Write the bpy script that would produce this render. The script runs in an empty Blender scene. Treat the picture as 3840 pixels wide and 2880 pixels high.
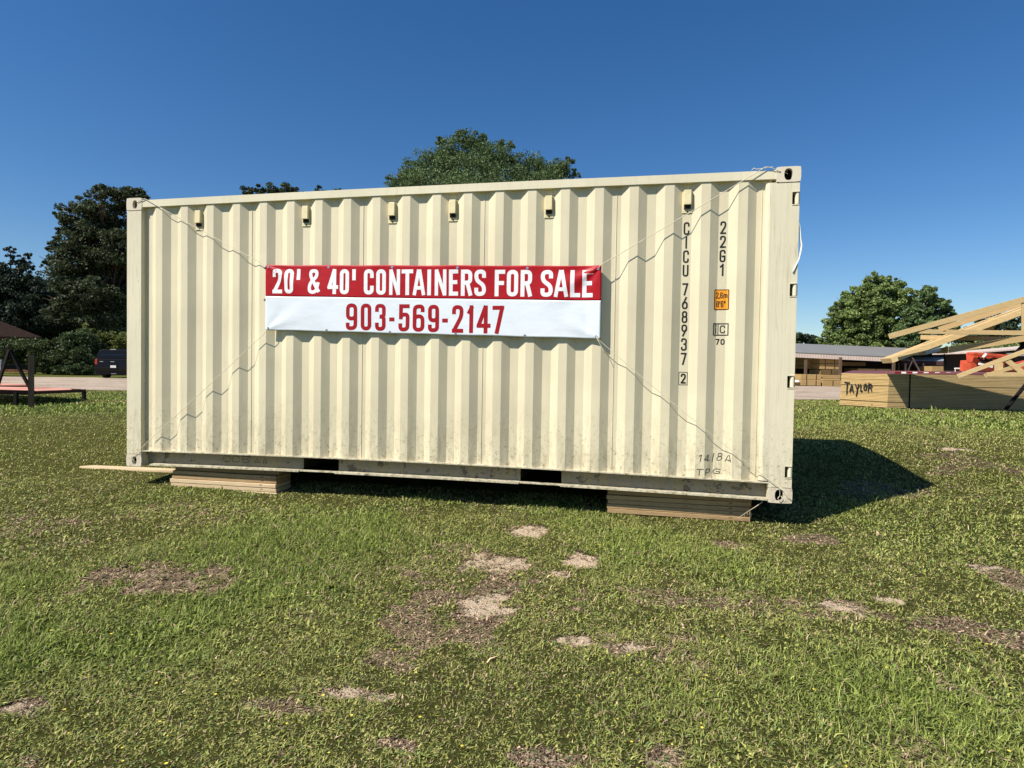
import bpy, bmesh, math, random
import numpy as np
from mathutils import Vector, Matrix
random.seed(7); rng = np.random.default_rng(11)
S = bpy.context.scene; COL = S.collection
# ------------------------------------------------------------------ camera
F, CX, CY = 2319.74, 1920.0, 1440.0          # focal length and centre in pixels of the 3840-wide photograph
RM = np.array([[0.978134985465321, 0.20732648493167574, 0.01636089406578852],
               [0.02113938806144311, -0.020853561603008157, -0.9995590303933316],
               [-0.2068938773408823, 0.9780495169542006, -0.024780353195844193]])
CP = np.array([4.91072497, -5.10299811, 1.00880573])
cam = bpy.data.cameras.new('camera'); co = bpy.data.objects.new('camera', cam); COL.objects.link(co)
cam.sensor_width = 36.0; cam.lens = 36.0*F/3840.0; cam.clip_start = 0.05; cam.clip_end = 3000
m = Matrix.Identity(4)
for i in range(3):
    m[i][0] = RM[0, i]; m[i][1] = -RM[1, i]; m[i][2] = -RM[2, i]; m[i][3] = CP[i]
co.matrix_world = m; S.camera = co
# ------------------------------------------------------------------ sky, sun, exposure
SUN = Vector((-0.634, -0.62, 1.0)).normalized()
elev = math.asin(SUN.z)
w = bpy.data.worlds.new('World'); S.world = w; w.use_nodes = True
nt = w.node_tree; nt.nodes.clear()
sky = nt.nodes.new('ShaderNodeTexSky'); sky.sky_type = 'NISHITA'; sky.sun_disc = False
sky.sun_elevation = elev; sky.sun_rotation = math.atan2(SUN.x, SUN.y)
sky.altitude = 150; sky.air_density = 1.0; sky.dust_density = 0.35; sky.ozone_density = 4.0
hs = nt.nodes.new('ShaderNodeHueSaturation'); hs.inputs['Saturation'].default_value = 1.27; hs.inputs['Hue'].default_value = .504
bg = nt.nodes.new('ShaderNodeBackground'); bg.inputs[1].default_value = 0.08
wo = nt.nodes.new('ShaderNodeOutputWorld')
nt.links.new(sky.outputs[0], hs.inputs['Color']); nt.links.new(hs.outputs[0], bg.inputs[0]); nt.links.new(bg.outputs[0], wo.inputs[0])
sl = bpy.data.lights.new('sun', 'SUN'); sl.energy = 5.0; sl.angle = math.radians(0.53); sl.color = (1.0, 0.945, 0.85)
so = bpy.data.objects.new('sun', sl); COL.objects.link(so); so.rotation_euler = SUN.to_track_quat('Z', 'Y').to_euler(); so.location = (-20, -20, 30)
S.view_settings.view_transform = 'Standard'; S.view_settings.look = 'None'
S.view_settings.exposure = 0.5; S.view_settings.gamma = 1.0
try: S.view_settings.use_curve_mapping = False
except Exception: pass
S.render.engine = 'CYCLES'
S.cycles.max_bounces = 6; S.cycles.transparent_max_bounces = 8
# ------------------------------------------------------------------ helpers
def tag(o, label=None, cat=None, group=None, kind=None):
    if label: o['label'] = label
    if cat: o['category'] = cat
    if group: o['group'] = group
    if kind: o['kind'] = kind
    return o
def at(px, py, D):                            # the point seen at pixel (px,py) that stands D metres in front of the camera
    v = np.array([(px-CX)/F, (py-CY)/F, 1.0])*D
    return Vector(CP + RM.T @ v)
def empty(name, loc, label=None, cat=None, group=None, rz=0):
    o = bpy.data.objects.new(name, None); COL.objects.link(o); o.location = loc; o.rotation_euler = (0, 0, rz)
    o.empty_display_size = 0.2
    return tag(o, label, cat, group)
def npmesh(name, V, Fc, mat, parent=None, col=None, smooth=False, nv=None):
    V = np.asarray(V, dtype=np.float32); Fc = np.asarray(Fc, dtype=np.int32); k = Fc.shape[1]
    me = bpy.data.meshes.new(name)
    me.vertices.add(len(V)); me.vertices.foreach_set('co', V.ravel())
    me.loops.add(Fc.size); me.loops.foreach_set('vertex_index', Fc.ravel())
    me.polygons.add(len(Fc)); me.polygons.foreach_set('loop_start', np.arange(0, Fc.size, k, dtype=np.int32))
    me.polygons.foreach_set('loop_total', np.full(len(Fc), k, dtype=np.int32))
    if smooth: me.polygons.foreach_set('use_smooth', np.ones(len(Fc), dtype=bool))
    if col is not None:
        a = me.color_attributes.new('tint', 'FLOAT_COLOR', 'POINT')
        c = np.ones((len(V), 4), dtype=np.float32); c[:, :3] = col; a.data.foreach_set('color', c.ravel())
    me.update(calc_edges=True); me.validate()
    me.materials.append(mat)
    o = bpy.data.objects.new(name, me); COL.objects.link(o)
    if parent: o.parent = parent
    return o
class MB:                                      # collects shapes, links them as ONE mesh object
    def __init__(s): s.v = []; s.f = []; s.mi = []; s.cur = 0
    def add(s, vs, fs):
        b = len(s.v); s.v += [tuple(v) for v in vs]
        for f in fs: s.f.append(tuple(b+i for i in f)); s.mi.append(s.cur)
    def box(s, x0, x1, y0, y1, z0, z1, fn=None):
        vs = [(x, y, z) for z in (z0, z1) for y in (y0, y1) for x in (x0, x1)]
        if fn: vs = [fn(v) for v in vs]
        s.add(vs, [(0, 2, 3, 1), (4, 5, 7, 6), (0, 1, 5, 4), (2, 6, 7, 3), (0, 4, 6, 2), (1, 3, 7, 5)])
    def hull8(s, p):                           # bottom quad p0..p3 then top quad p4..p7, same winding
        s.add(p, [(3, 2, 1, 0), (4, 5, 6, 7), (0, 1, 5, 4), (1, 2, 6, 5), (2, 3, 7, 6), (3, 0, 4, 7)])
    def beam(s, a, b, w, h, side=None, up=Vector((0, 0, 1))):   # w across (side), h along up
        a = Vector(a); b = Vector(b); d = (b-a).normalized()
        sd = side.normalized() if side is not None else d.cross(up).normalized()
        u = sd.cross(d).normalized()
        q = lambda p: [p+sd*w/2*i+u*h/2*j for i, j in ((-1, -1), (1, -1), (1, 1), (-1, 1))]
        A, B = q(a), q(b)
        s.add(A+B, [(3, 2, 1, 0), (4, 5, 6, 7), (0, 1, 5, 4), (1, 2, 6, 5), (2, 3, 7, 6), (3, 0, 4, 7)])
    def tube(s, pts, r, n=6, r2=None):
        pts = [Vector(p) for p in pts]; b = len(s.v); N = len(pts)
        ref = Vector((0, 0, 1))
        for i, p in enumerate(pts):
            d = (pts[min(i+1, N-1)]-pts[max(i-1, 0)]).normalized()
            if abs(d.dot(ref)) > .95: ref = Vector((0, 1, 0))
            u = d.cross(ref).normalized(); v = u.cross(d).normalized(); ref = v
            rr = r if r2 is None else r+(r2-r)*i/max(N-1, 1)
            for k in range(n):
                a = 2*math.pi*k/n; q = p+u*math.cos(a)*rr+v*math.sin(a)*rr; s.v.append(tuple(q))
        for i in range(N-1):
            for k in range(n):
                s.f.append((b+i*n+k, b+i*n+(k+1) % n, b+(i+1)*n+(k+1) % n, b+(i+1)*n+k)); s.mi.append(s.cur)
        s.f.append(tuple(b+k for k in range(n))[::-1]); s.mi.append(s.cur)
        s.f.append(tuple(b+(N-1)*n+k for k in range(n))); s.mi.append(s.cur)
    def build(s, name, mats, parent=None, smooth=False, bevel=0, seg=2):
        me = bpy.data.meshes.new(name); me.from_pydata(s.v, [], s.f)
        mats = mats if isinstance(mats, (list, tuple)) else [mats]
        for mm in mats: me.materials.append(mm)
        for p, mi in zip(me.polygons, s.mi): p.material_index = mi; p.use_smooth = smooth
        bm = bmesh.new(); bm.from_mesh(me); bmesh.ops.recalc_face_normals(bm, faces=bm.faces); bm.to_mesh(me); bm.free()
        o = bpy.data.objects.new(name, me); COL.objects.link(o)
        if parent: o.parent = parent
        if bevel:
            b = o.modifiers.new('bevel', 'BEVEL'); b.width = bevel; b.segments = seg; b.limit_method = 'ANGLE'; b.angle_limit = math.radians(40)
        return o
def copy_tree(o, parent=None):
    c = o.copy(); COL.objects.link(c); c.parent = parent
    for ch in list(o.children): copy_tree(ch, c)
    return c
def vnoise(x, y, s, seed):                     # smooth value noise, numpy
    r = np.random.default_rng(seed); G = r.random((256, 256)); X = x/s+1000.37; Y = y/s+1000.71
    xi = np.floor(X).astype(int); yi = np.floor(Y).astype(int); fx = X-xi; fy = Y-yi
    fx = fx*fx*(3-2*fx); fy = fy*fy*(3-2*fy)
    g = lambda a, b: G[a % 256, b % 256]
    return (g(xi, yi)*(1-fx)+g(xi+1, yi)*fx)*(1-fy)+(g(xi, yi+1)*(1-fx)+g(xi+1, yi+1)*fx)*fy
def fbm(x, y, s, seed, o=4):
    t = 0; a = 1; n = 0
    for i in range(o): t = t+a*vnoise(x, y, s/2**i, seed+i*17); n += a; a *= .55
    return t/n
def smooth(a, b, x): t = np.clip((x-a)/(b-a), 0, 1); return t*t*(3-2*t)
# ------------------------------------------------------------------ materials
class Mt:
    def __init__(s, name, rough=.7, spec=.3, metal=0):
        s.m = bpy.data.materials.new(name); s.m.use_nodes = True; s.t = s.m.node_tree; s.b = s.t.nodes['Principled BSDF']
        s.b.inputs['Roughness'].default_value = rough; s.b.inputs['Specular IOR Level'].default_value = spec; s.b.inputs['Metallic'].default_value = metal
        s.tc = s.n('ShaderNodeTexCoord')
    def n(s, k, **kw):
        q = s.t.nodes.new(k)
        for a, b in kw.items(): setattr(q, a, b)
        return q
    def l(s, a, b): s.t.links.new(a, b)
    def noise(s, scale, detail=4, rough=.55, stretch=None, vec='Object', dist=0):
        q = s.n('ShaderNodeTexNoise'); q.inputs['Scale'].default_value = scale; q.inputs['Detail'].default_value = detail; q.inputs['Roughness'].default_value = rough; q.inputs['Distortion'].default_value = dist
        src = s.tc.outputs[vec]
        if stretch:
            mp = s.n('ShaderNodeMapping'); mp.inputs['Scale'].default_value = stretch; s.l(src, mp.inputs[0]); src = mp.outputs[0]
        s.l(src, q.inputs['Vector']); return q.outputs['Fac']
    def ramp(s, fac, stops, mode='LINEAR'):
        r = s.n('ShaderNodeValToRGB'); r.color_ramp.interpolation = mode; e = r.color_ramp.elements
        while len(e) < len(stops): e.new(.5)
        for el, (p, c) in zip(e, stops): el.position = p; el.color = (*c, 1) if len(c) == 3 else c
        s.l(fac, r.inputs[0]); return r.outputs[0]
    def mix(s, a, b, fac, mode='MIX'):
        q = s.n('ShaderNodeMix', data_type='RGBA', blend_type=mode)
        for v, i in ((a, 6), (b, 7)):
            if isinstance(v, tuple): q.inputs[i].default_value = (*v, 1)
            else: s.l(v, q.inputs[i])
        if isinstance(fac, (int, float)): q.inputs[0].default_value = fac
        else: s.l(fac, q.inputs[0])
        return q.outputs[2]
    def math(s, op, a, b=None, c=None):
        q = s.n('ShaderNodeMath', operation=op)
        for v, i in ((a, 0), (b, 1), (c, 2)):
            if v is None: continue
            if isinstance(v, (int, float)): q.inputs[i].default_value = v
            else: s.l(v, q.inputs[i])
        return q.outputs[0]
    def xyz(s, vec='Object'):
        q = s.n('ShaderNodeSeparateXYZ'); s.l(s.tc.outputs[vec], q.inputs[0]); return q.outputs
    def col(s, c):
        if isinstance(c, tuple): s.b.inputs['Base Color'].default_value = (*c, 1)
        else: s.l(c, s.b.inputs['Base Color'])
        return s
    def bump(s, h, strength=.3, dist=.01):
        q = s.n('ShaderNodeBump'); q.inputs['Strength'].default_value = strength; q.inputs['Distance'].default_value = dist
        s.l(h, q.inputs['Height']); s.l(q.outputs[0], s.b.inputs['Normal']); return s
def paint(name, base, rust=(.16, .07, .03), dirt=.5, zdirt=True, rough=.5, chips=.72, drips=False):
    M = Mt(name, rough, .35)
    n1 = M.noise(.9, 5); n2 = M.noise(22, 5, .7, (1, 1, .25)); n3 = M.noise(9, 6, .75); n4 = M.noise(3.2, 3, .6, (6, 6, .35))
    c = M.mix(base, tuple(v*.86 for v in base), M.ramp(n1, [(.4, (0, 0, 0)), (.65, (1, 1, 1))]))
    c = M.mix(c, tuple(v*.80 for v in base), M.math('MULTIPLY', M.ramp(n4, [(.5, (0, 0, 0)), (.72, (1, 1, 1))]), .45))
    spot = M.ramp(n3, [(chips, (0, 0, 0)), (chips+.03, (1, 1, 1))])
    if zdirt:
        z = M.xyz()[2]
        zz = M.ramp(z, [(0.12, (1, 1, 1)), (.36, (.55, .55, .55)), (.75, (.03, .03, .03))])
        d = M.ramp(n2, [(.44, (0, 0, 0)), (.62, (1, 1, 1))])
        f = M.math('MULTIPLY', M.math('MULTIPLY', d, zz), dirt)
        c = M.mix(c, (.30, .25, .14), f)
        n5 = M.noise(34, 5, .8); s5 = M.ramp(n5, [(.57, (0, 0, 0)), (.61, (1, 1, 1))])
        c = M.mix(c, (.16, .12, .07), M.math('MULTIPLY', M.math('MULTIPLY', s5, zz), .75))
    c = M.mix(c, rust, M.math('MULTIPLY', spot, .7))
    if drips:
        n6 = M.noise(1.0, 3, .5, (26, 26, .55)); ln = M.ramp(n6, [(.485, (0, 0, 0)), (.5, (1, 1, 1)), (.515, (0, 0, 0))])
        c = M.mix(c, (.20, .15, .09), M.math('MULTIPLY', ln, .28))
        n7 = M.noise(7, 5, .8, (1, 1, .45)); c = M.mix(c, (.13, .10, .08), M.math('MULTIPLY', M.ramp(n7, [(.645, (0, 0, 0)), (.67, (1, 1, 1))]), .7))
    M.col(c); M.bump(M.math('ADD', M.math('MULTIPLY', M.noise(14, 3), .25), M.noise(2.3, 2)), .35, .006)
    return M.m
CREAM = (.70, .625, .435)
M_panel = paint('cream_panel_paint', CREAM, chips=.78)
M_post = paint('cream_post_paint', (.70, .635, .46), dirt=.35, chips=.68, drips=True)
M_rail = paint('cream_rail_paint', (.72, .655, .475), zdirt=False, chips=.80)
M_cast = paint('corner_casting_paint', (.68, .60, .46), rust=(.20, .11, .06), dirt=.3, chips=.63)
M_brail = paint('bottom_rail_paint', (.60, .55, .41), rust=(.09, .065, .04), dirt=.9, chips=.60, rough=.6)
def plain(name, c, rough=.6, spec=.3, metal=0, var=.25, scale=8, bump=0, stretch=None):
    M = Mt(name, rough, spec, metal); n = M.noise(scale, 5, .6, stretch)
    M.col(M.mix(c, tuple(v*(1-var) for v in c), M.ramp(n, [(.38, (0, 0, 0)), (.66, (1, 1, 1))])))
    if bump: M.bump(M.noise(scale*3, 4), bump, .01)
    return M.m
M_vent = plain('vent_plastic', (.74, .64, .38), .45, .4, var=.12, scale=20)
M_dark = plain('dark_steel', (.02, .02, .02), .8, .2)
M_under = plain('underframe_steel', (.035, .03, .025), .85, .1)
M_black = plain('black_paint', (.016, .016, .015), .6, .3, var=.3)
M_white = plain('white_paint', (.78, .78, .72), .5, .4, var=.08)
M_orange = plain('orange_sticker', (.85, .33, .015), .4, .5, var=.15, scale=14)
M_rope = plain('white_rope', (.72, .66, .50), .9, .1, var=.3, scale=60)
def vinyl(name, c):
    M = Mt(name, .5, .22); M.col(M.mix(c, tuple(v*.9 for v in c), M.noise(6, 3)))
    M.bump(M.noise(5, 3, .5, (1.2, 1, 2.5)), .25, .012); return M.m
M_red = vinyl('red_vinyl', (.40, .005, .012)); M_wht = vinyl('white_vinyl', (.74, .79, .84))
M_letter = vinyl('white_print', (.84, .84, .85)); M_rprint = vinyl('red_print', (.34, .006, .012))
def wood(name, a, b, scale=3.0, axis=(1, 14, 14), grain=.5, boards=None, rough=.75):
    M = Mt(name, rough, .15)
    n = M.noise(scale, 6, .6, axis, dist=.4); g = M.noise(scale*6, 4, .7, axis)
    c = M.mix(a, b, M.ramp(n, [(.35, (0, 0, 0)), (.68, (1, 1, 1))]))
    c = M.mix(c, tuple(v*.62 for v in b), M.math('MULTIPLY', M.ramp(g, [(.5, (0, 0, 0)), (.7, (1, 1, 1))]), grain))
    k = M.noise(scale*1.3, 2, .4, (1, 3, 3)); c = M.mix(c, (.10, .055, .02), M.ramp(k, [(.76, (0, 0, 0)), (.79, (1, 1, 1))]))
    oi = M.n('ShaderNodeObjectInfo'); c = M.mix(c, tuple(v*.5 for v in b), M.math('MULTIPLY', oi.outputs['Random'], .35))
    if boards:                                  # a stack of boards: thin dark joints every so many metres of height
        z = M.xyz()[2]; fr = M.math('FRACT', M.math('DIVIDE', z, boards))
        per = M.n('ShaderNodeTexWhiteNoise', noise_dimensions='1D'); M.l(M.math('FLOOR', M.math('DIVIDE', z, boards)), per.inputs['W'])
        c = M.mix(c, M.mix(c, (.55, .36, .15), .35), per.outputs['Value'])
        gap = M.ramp(fr, [(0, (1, 1, 1)), (.10, (1, 1, 1)), (.20, (0, 0, 0))])
        c = M.mix(c, (.05, .032, .015), gap)
    M.col(c); M.bump(g, .15, .004); return M.m
M_pine = wood('new_pine', (.62, .46, .24), (.50, .34, .155))
M_pineb = wood('bundle_end_pine', (.70, .52, .25), (.50, .32, .12), 2.2, (2, 2, 26), boards=.0403, grain=.8)
M_pines = wood('bundle_side_pine', (.66, .50, .27), (.44, .30, .13), 1.2, (1, 1, 18), boards=.0403, grain=.8)
M_dkboard = wood('darkened_board', (.54, .38, .20), (.34, .22, .11), 3, (1, 12, 12), grain=.7)  # dark board tone, also painting shade onto the left stack's upper boards
M_plank = wood('pale_plank', (.78, .60, .38), (.60, .44, .26), 3)
M_shedw = wood('stacked_lumber', (.50, .35, .16), (.38, .25, .10), 1.2, (1, 1, 10))
M_greyw = wood('grey_post_wood', (.17, .12, .08), (.09, .06, .04), 3, (10, 10, 1))
M_zinc = plain('zinc_plate', (.34, .35, .36), .4, .5, .6, var=.4, scale=90)
M_roofg = Mt('grey_metal_roof', .5, .4); M_roofg.col(M_roofg.mix((.25, .235, .21), (.17, .16, .145), M_roofg.noise(.5, 5, .6, (1, .2, 1)))); M_roofg = M_roofg.m
M_silver = plain('galvanised_roof', (.50, .55, .58), .4, .5, .2, var=.25, scale=1.2)
def fasc():
    M = Mt('weathered_fascia', .7, .2); x = M.xyz()[0]; f = M.math('FRACT', M.math('MULTIPLY', x, 4.5))
    c = M.mix((.55, .44, .38), (.36, .25, .21), M.ramp(f, [(.42, (0, 0, 0)), (.6, (1, 1, 1))]))
    M.col(M.mix(c, (.62, .52, .44), M.noise(1.5, 4))); return M.m
M_fasc = fasc()
M_orangep = plain('orange_machine_paint', (.62, .09, .035), .45, .5, var=.35, scale=3)
M_salmon = plain('faded_orange_deck', (.78, .36, .25), .6, .3, var=.3, scale=1.8)
M_rusty = plain('rusty_steel', (.085, .035, .022), .8, .2, var=.5, scale=10, bump=.2)
M_blkst = plain('black_steel', (.012, .010, .009), .8, .1, var=.4, scale=10)
M_car = plain('dark_blue_car_paint', (.004, .005, .012), .3, .25, var=.2)
M_glass = plain('dark_window_glass', (.004, .005, .008), .05, .6)
M_tire = plain('tyre_rubber', (.012, .012, .012), .85, .2)
M_chrome = plain('chrome', (.6, .6, .6), .2, .5, .9, var=.1)
M_lamp = plain('red_lamp_lens', (.45, .03, .03), .25, .5, var=.2)
M_shingle = plain('brown_shingle', (.028, .018, .015), .95, .02, var=.4, scale=5)
M_brick = plain('brown_brick', (.16, .07, .035), .85, .15, var=.4, scale=3)
M_bark = plain('bark', (.09, .065, .045), .9, .1, var=.5, scale=4, bump=.4)
def tintmat(name, rough=.6, spec=.2, trans=0.0, bumpn=None):
    M = Mt(name, rough, spec); a = M.n('ShaderNodeVertexColor'); a.layer_name = 'tint'
    M.col(a.outputs['Color'])
    if trans:
        tr = M.n('ShaderNodeBsdfTranslucent'); M.l(a.outputs['Color'], tr.inputs[0]); ms = M.n('ShaderNodeMixShader'); ms.inputs[0].default_value = trans
        M.l(M.b.outputs[0], ms.inputs[1]); M.l(tr.outputs[0], ms.inputs[2]); M.l(ms.outputs[0], M.t.nodes['Material Output'].inputs[0])
    return M
M_leaf = tintmat('leaves', .55, .25, .22).m
M_blade = tintmat('grass_blades', .6, .12, .20).m
# ------------------------------------------------------------------ terrain
KY = [-40, -12, -5, -1, 0, .5, 1.1, 1.7, 2.3, 2.9, 3.5, 5, 8, 15, 25, 60, 900]
KZ = [-2.6, -.98, -.50, -.255, -.195, -.16, -.10, -.065, .03, .085, .115, .13, .13, .08, .0, -.05, -.05]
def gz(x, y):
    x = np.asarray(x, float); y = np.asarray(y, float)
    z = np.interp(y, KY, KZ)*.6+.2*np.interp(y-.25, KY, KZ)+.2*np.interp(y+.25, KY, KZ)
    near = 1-smooth(12, 20, np.abs(y))
    z = z+near*((fbm(x, y, 1.1, 3, 3)-.5)*.03+(fbm(x, y, .28, 9, 2)-.5)*.012)
    fp = smooth(-.5, .1, x)*(1-smooth(6.0, 6.6, x))*smooth(.1, .6, y)*(1-smooth(2.5, 3.2, y))
    return z-fp*np.maximum(z+.10, 0)
# bare patches: x, y, half-width, half-depth, strength, sandiness
BARE = [(1.98, -1.89, .33, .18, 1.2, .45), (4.02, -1.8, .25, .14, 1.2, 1.0), (3.94, -1.80, .34, .36, 1.15, .3), (3.85, -2.15, .18, .14, .9, .3), (3.98, -1.15, .19, .15, 1.1, .8), (4.12, -.51, .13, .13, 1, .8),
 (4.56, -1.02, .19, .12, 1.1, .95), (4.49, -1.26, .08, .06, .9, .9), (4.74, -2.07, .22, .09, 1.15, .95), (3.76, -2.44, .14, .09, .85, .2), (3.83, -2.73, .17, .045, .95, .95),
 (3.49, -2.88, .14, .035, .9, .2), (2.46, -3.09, .10, .05, 1, .6), (5.02, -2.85, .09, .06, 1, .6), (6.05, -1.38, .10, .05, .95, .9), (6.29, -1.25, .07, .03, 1, .9), (7.19, -.73, .17, .2, 1, .8),
 (6.68, -1.57, .32, .12, .9, .2), (6.1, -.23, .15, .09, .8, .4), (8.72, 3.45, .18, .10, 1, .9), (2.8, -3.36, .14, .04, 1, .3), (5.35, -1.48, .62, .13, .66, .1), (4.04, -3.0, .07, .03, .9, .6),
 (5.59, -.45, .1, .07, .9, .5), (7.12, 1.32, .3, .25, .66, .2), (8.47, 2.58, .45, .45, .68, .35), (4.65, -2.95, .09, .04, .9, .5), (.3, -1.2, .5, .3, .55, .1), (7.0, -2.0, .3, .15, .7, .2), (1.2, -.6, .6, .25, .5, .1)]
def barefn(x, y):
    n = fbm(x, y, .22, 41, 4); n3 = fbm(x, y, .06, 43, 2); n2 = fbm(x, y, .5, 77, 3)
    b = np.zeros_like(x); s = np.zeros_like(x)
    for (cx, cy, a, c, st, sa) in BARE:
        k_ = 1.08 if sa > .5 else 1.25; r = np.sqrt(((x-cx)/(a*k_))**2+((y-cy)/(c*k_*1.05))**2)+(n-.5)*2.6+(n3-.5)*.8
        q = (1-smooth(.60, 1.15, r))*(st if sa > .35 else st*.72)
        s = np.where(q > b, sa, s); b = np.maximum(b, q)
    g = smooth(.64, .80, fbm(x, y, .55, 5, 4))*.34*(1-smooth(6, 14, np.hypot(x-4.9, y+5)))
    return np.clip(np.maximum(b, g), 0, 1), s*smooth(.28, .50, n2*.5+.5*n)*smooth(.2, .7, b)
def lushfn(x, y):                              # 0 dry olive .. 1 lush green
    l = .85*smooth(.44, .68, fbm(x, y, 1.5, 23, 4))
    for (cx, cy, a, c, k) in [(2.5, -1.6, .8, .6, .9), (2.2, -2.5, .7, .4, .6), (6.0, -2.3, .7, .5, .9), (5.0, -2.5, .5, .35, .5), (-6, 4.6, 3.5, 1.6, .8), (11, 8.5, 5, 3, .8), (3.2, -.9, .8, .35, .6), (2.0,-3.2,.5,.2,.7)]:
        l = np.maximum(l, k*np.exp(-(((x-cx)/a)**2+((y-cy)/c)**2)))
    for (cx, cy, a, c, k) in [(7.5, 1.5, 2.0, 2.2, .8), (.5, -.7, 1.2, .6, .7), (6.6, -.6, .9, .6, .6), (8, 4, 2, 1.5, .5), (.6,-1.9,.6,.6,.5)]:
        l = l*(1-k*np.exp(-(((x-cx)/a)**2+((y-cy)/c)**2)))
    return np.clip(l, 0, 1)
def axis(a, b, step, lim, g=1.09):
    v = list(np.arange(a, b+1e-6, step)); s = step; x = v[-1]
    while x < lim: s *= g; x += s; v.append(x)
    s = step; x = v[0]; lo = []
    while x > -lim: s *= g; x -= s; lo.append(x)
    return np.array(lo[::-1]+v)
gx = axis(-2.5, 10.5, .045, 700); gy = axis(-4.2, 5.0, .045, 700)
GX, GY = np.meshgrid(gx, gy); X = GX.ravel(); Y = GY.ravel(); Z = gz(X, Y)
b, s = barefn(X, Y); lu = lushfn(X, Y)
Z = Z-.012*b*(1-smooth(6, 10, np.hypot(X-5, Y+3)))
colr = np.stack([b, s, lu], 1)
nx, ny = len(gx), len(gy); I = (np.arange(ny-1)[:, None]*nx+np.arange(nx-1)[None, :]).ravel()
M = Mt('grass_ground', .95, .0); a = M.n('ShaderNodeVertexColor'); a.layer_name = 'tint'
sp = M.n('ShaderNodeSeparateColor'); M.l(a.outputs['Color'], sp.inputs[0]); mb_, ms_, ml_ = sp.outputs
f1 = M.noise(26, 6, .75); f2 = M.noise(2.2, 6, .75); f3 = M.noise(85, 4, .75); f4 = M.noise(48, 5, .8, dist=1.5)
lusht = M.math('ADD', ml_, M.math('MULTIPLY', M.math('SUBTRACT', f2, .5), 1.2))
gr = M.mix((.165, .165, .045), (.095, .150, .026), M.ramp(lusht, [(.25, (0, 0, 0)), (.75, (1, 1, 1))]))
ge = M.n('ShaderNodeNewGeometry'); vd = M.n('ShaderNodeVectorMath', operation='DISTANCE'); M.l(ge.outputs['Position'], vd.inputs[0]); vd.inputs[1].default_value = (4.9, -5.1, -.5)
nearf = M.ramp(M.math('DIVIDE', vd.outputs['Value'], 30.0), [(.20, (1, 1, 1)), (.48, (0, 0, 0))])
gr = M.mix(gr, (.035, .035, .014), M.ramp(f1, [(.38, (.75, .75, .75)), (.56, (0, 0, 0))]))
gr = M.mix(gr, (.062, .068, .020), M.math('MULTIPLY', nearf, .60))   # thatch colour darkened near the camera, as deep shade between the blades
gr = M.mix(gr, (.27, .24, .11), M.ramp(f3, [(.56, (0, 0, 0)), (.72, (.6, .6, .6))]))
br = M.mix((.36, .25, .165), (.045, .028, .018), M.ramp(f4, [(.43, (1, 1, 1)), (.52, (0, 0, 0))]))
br = M.mix(br, (.42, .32, .21), M.ramp(f3, [(.55, (0, 0, 0)), (.68, (.8, .8, .8))]))
sd_ = M.mix((.86, .67, .47), (.40, .28, .18), M.ramp(f4, [(.34, (1, 1, 1)), (.43, (0, 0, 0))]))
sm = M.math('ADD', M.math('ADD', ms_, M.math('MULTIPLY', M.math('SUBTRACT', f1, .5), 2.2)), M.math('MULTIPLY', M.math('SUBTRACT', f3, .5), 1.2))
bare = M.mix(br, sd_, M.ramp(sm, [(.42, (0, 0, 0)), (.58, (1, 1, 1))]))
bm_ = M.math('ADD', M.math('ADD', mb_, M.math('MULTIPLY', M.math('SUBTRACT', f1, .5), 2.0)), M.math('MULTIPLY', M.math('SUBTRACT', f3, .5), 1.2))
c = M.mix(gr, bare, M.ramp(bm_, [(.36, (0, 0, 0)), (.56, (1, 1, 1))]))
M.col(c); M.bump(M.math('ADD', M.math('MULTIPLY', f1, 1.5), f3), 1.0, .035)
ground = npmesh('grass_ground', np.stack([X, Y, Z], 1), np.stack([I, I+1, I+nx+1, I+nx], 1), M.m, col=colr, smooth=True)
tag(ground, kind='structure')
# gravel lot behind
def sheet(name, xa, xb, ya, yb, n, m_, mat, lift, edge=.3):
    xs_ = np.linspace(xa, xb, n); V = []
    t = np.linspace(0, 1, m_)
    y0 = ya(xs_)+(fbm(xs_, xs_*0, 2.2, 61, 4)-.5)*edge*4; y1 = yb(xs_)+(fbm(xs_, xs_*0+9, 3.5, 63, 4)-.5)*edge*10
    YY = y0[None, :]*(1-t[:, None])+y1[None, :]*t[:, None]; XX = np.repeat(xs_[None, :], m_, 0)
    ZZ = gz(XX, YY)+lift; V = np.stack([XX.ravel(), YY.ravel(), ZZ.ravel()], 1)
    I = (np.arange(m_-1)[:, None]*n+np.arange(n-1)[None, :]).ravel()
    return npmesh(name, V, np.stack([I, I+1, I+n+1, I+n], 1), mat, smooth=True)
G = Mt('gravel', .95, .1); v = G.n('ShaderNodeTexVoronoi'); v.inputs['Scale'].default_value = 9; G.l(G.tc.outputs['Object'], v.inputs['Vector'])
cc = G.mix((.44, .35, .265), (.28, .21, .155), G.ramp(G.noise(.55, 6, .7), [(.42, (0, 0, 0)), (.62, (1, 1, 1))]))
cc = G.mix(cc, (.17, .125, .09), G.ramp(G.noise(2.6, 6, .8, (.5, 1, 1)), [(.56, (0, 0, 0)), (.66, (1, 1, 1))]))
cc = G.mix(cc, (.48, .41, .33), G.ramp(v.outputs['Distance'], [(.0, (.5, .5, .5)), (.5, (0, 0, 0))]))
G.col(cc); G.bump(v.outputs['Distance'], .5, .03)
# the lot's near and far edges run across the view
ed = lambda pts: (lambda x: np.interp(x, [p[0] for p in pts], [p[1] for p in pts]))
gravel = sheet('gravel_lot', -70, 60, ed([(-70, -2), (-13.4, 11.0), (5, 16.5), (11.4, 19.6), (60, 32)]), ed([(-70, 12), (-38, 24.2), (-30, 28.0), (0, 40), (20, 56), (60, 66)]), 500, 60, G.m, .012)
tag(gravel, kind='structure')
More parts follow.
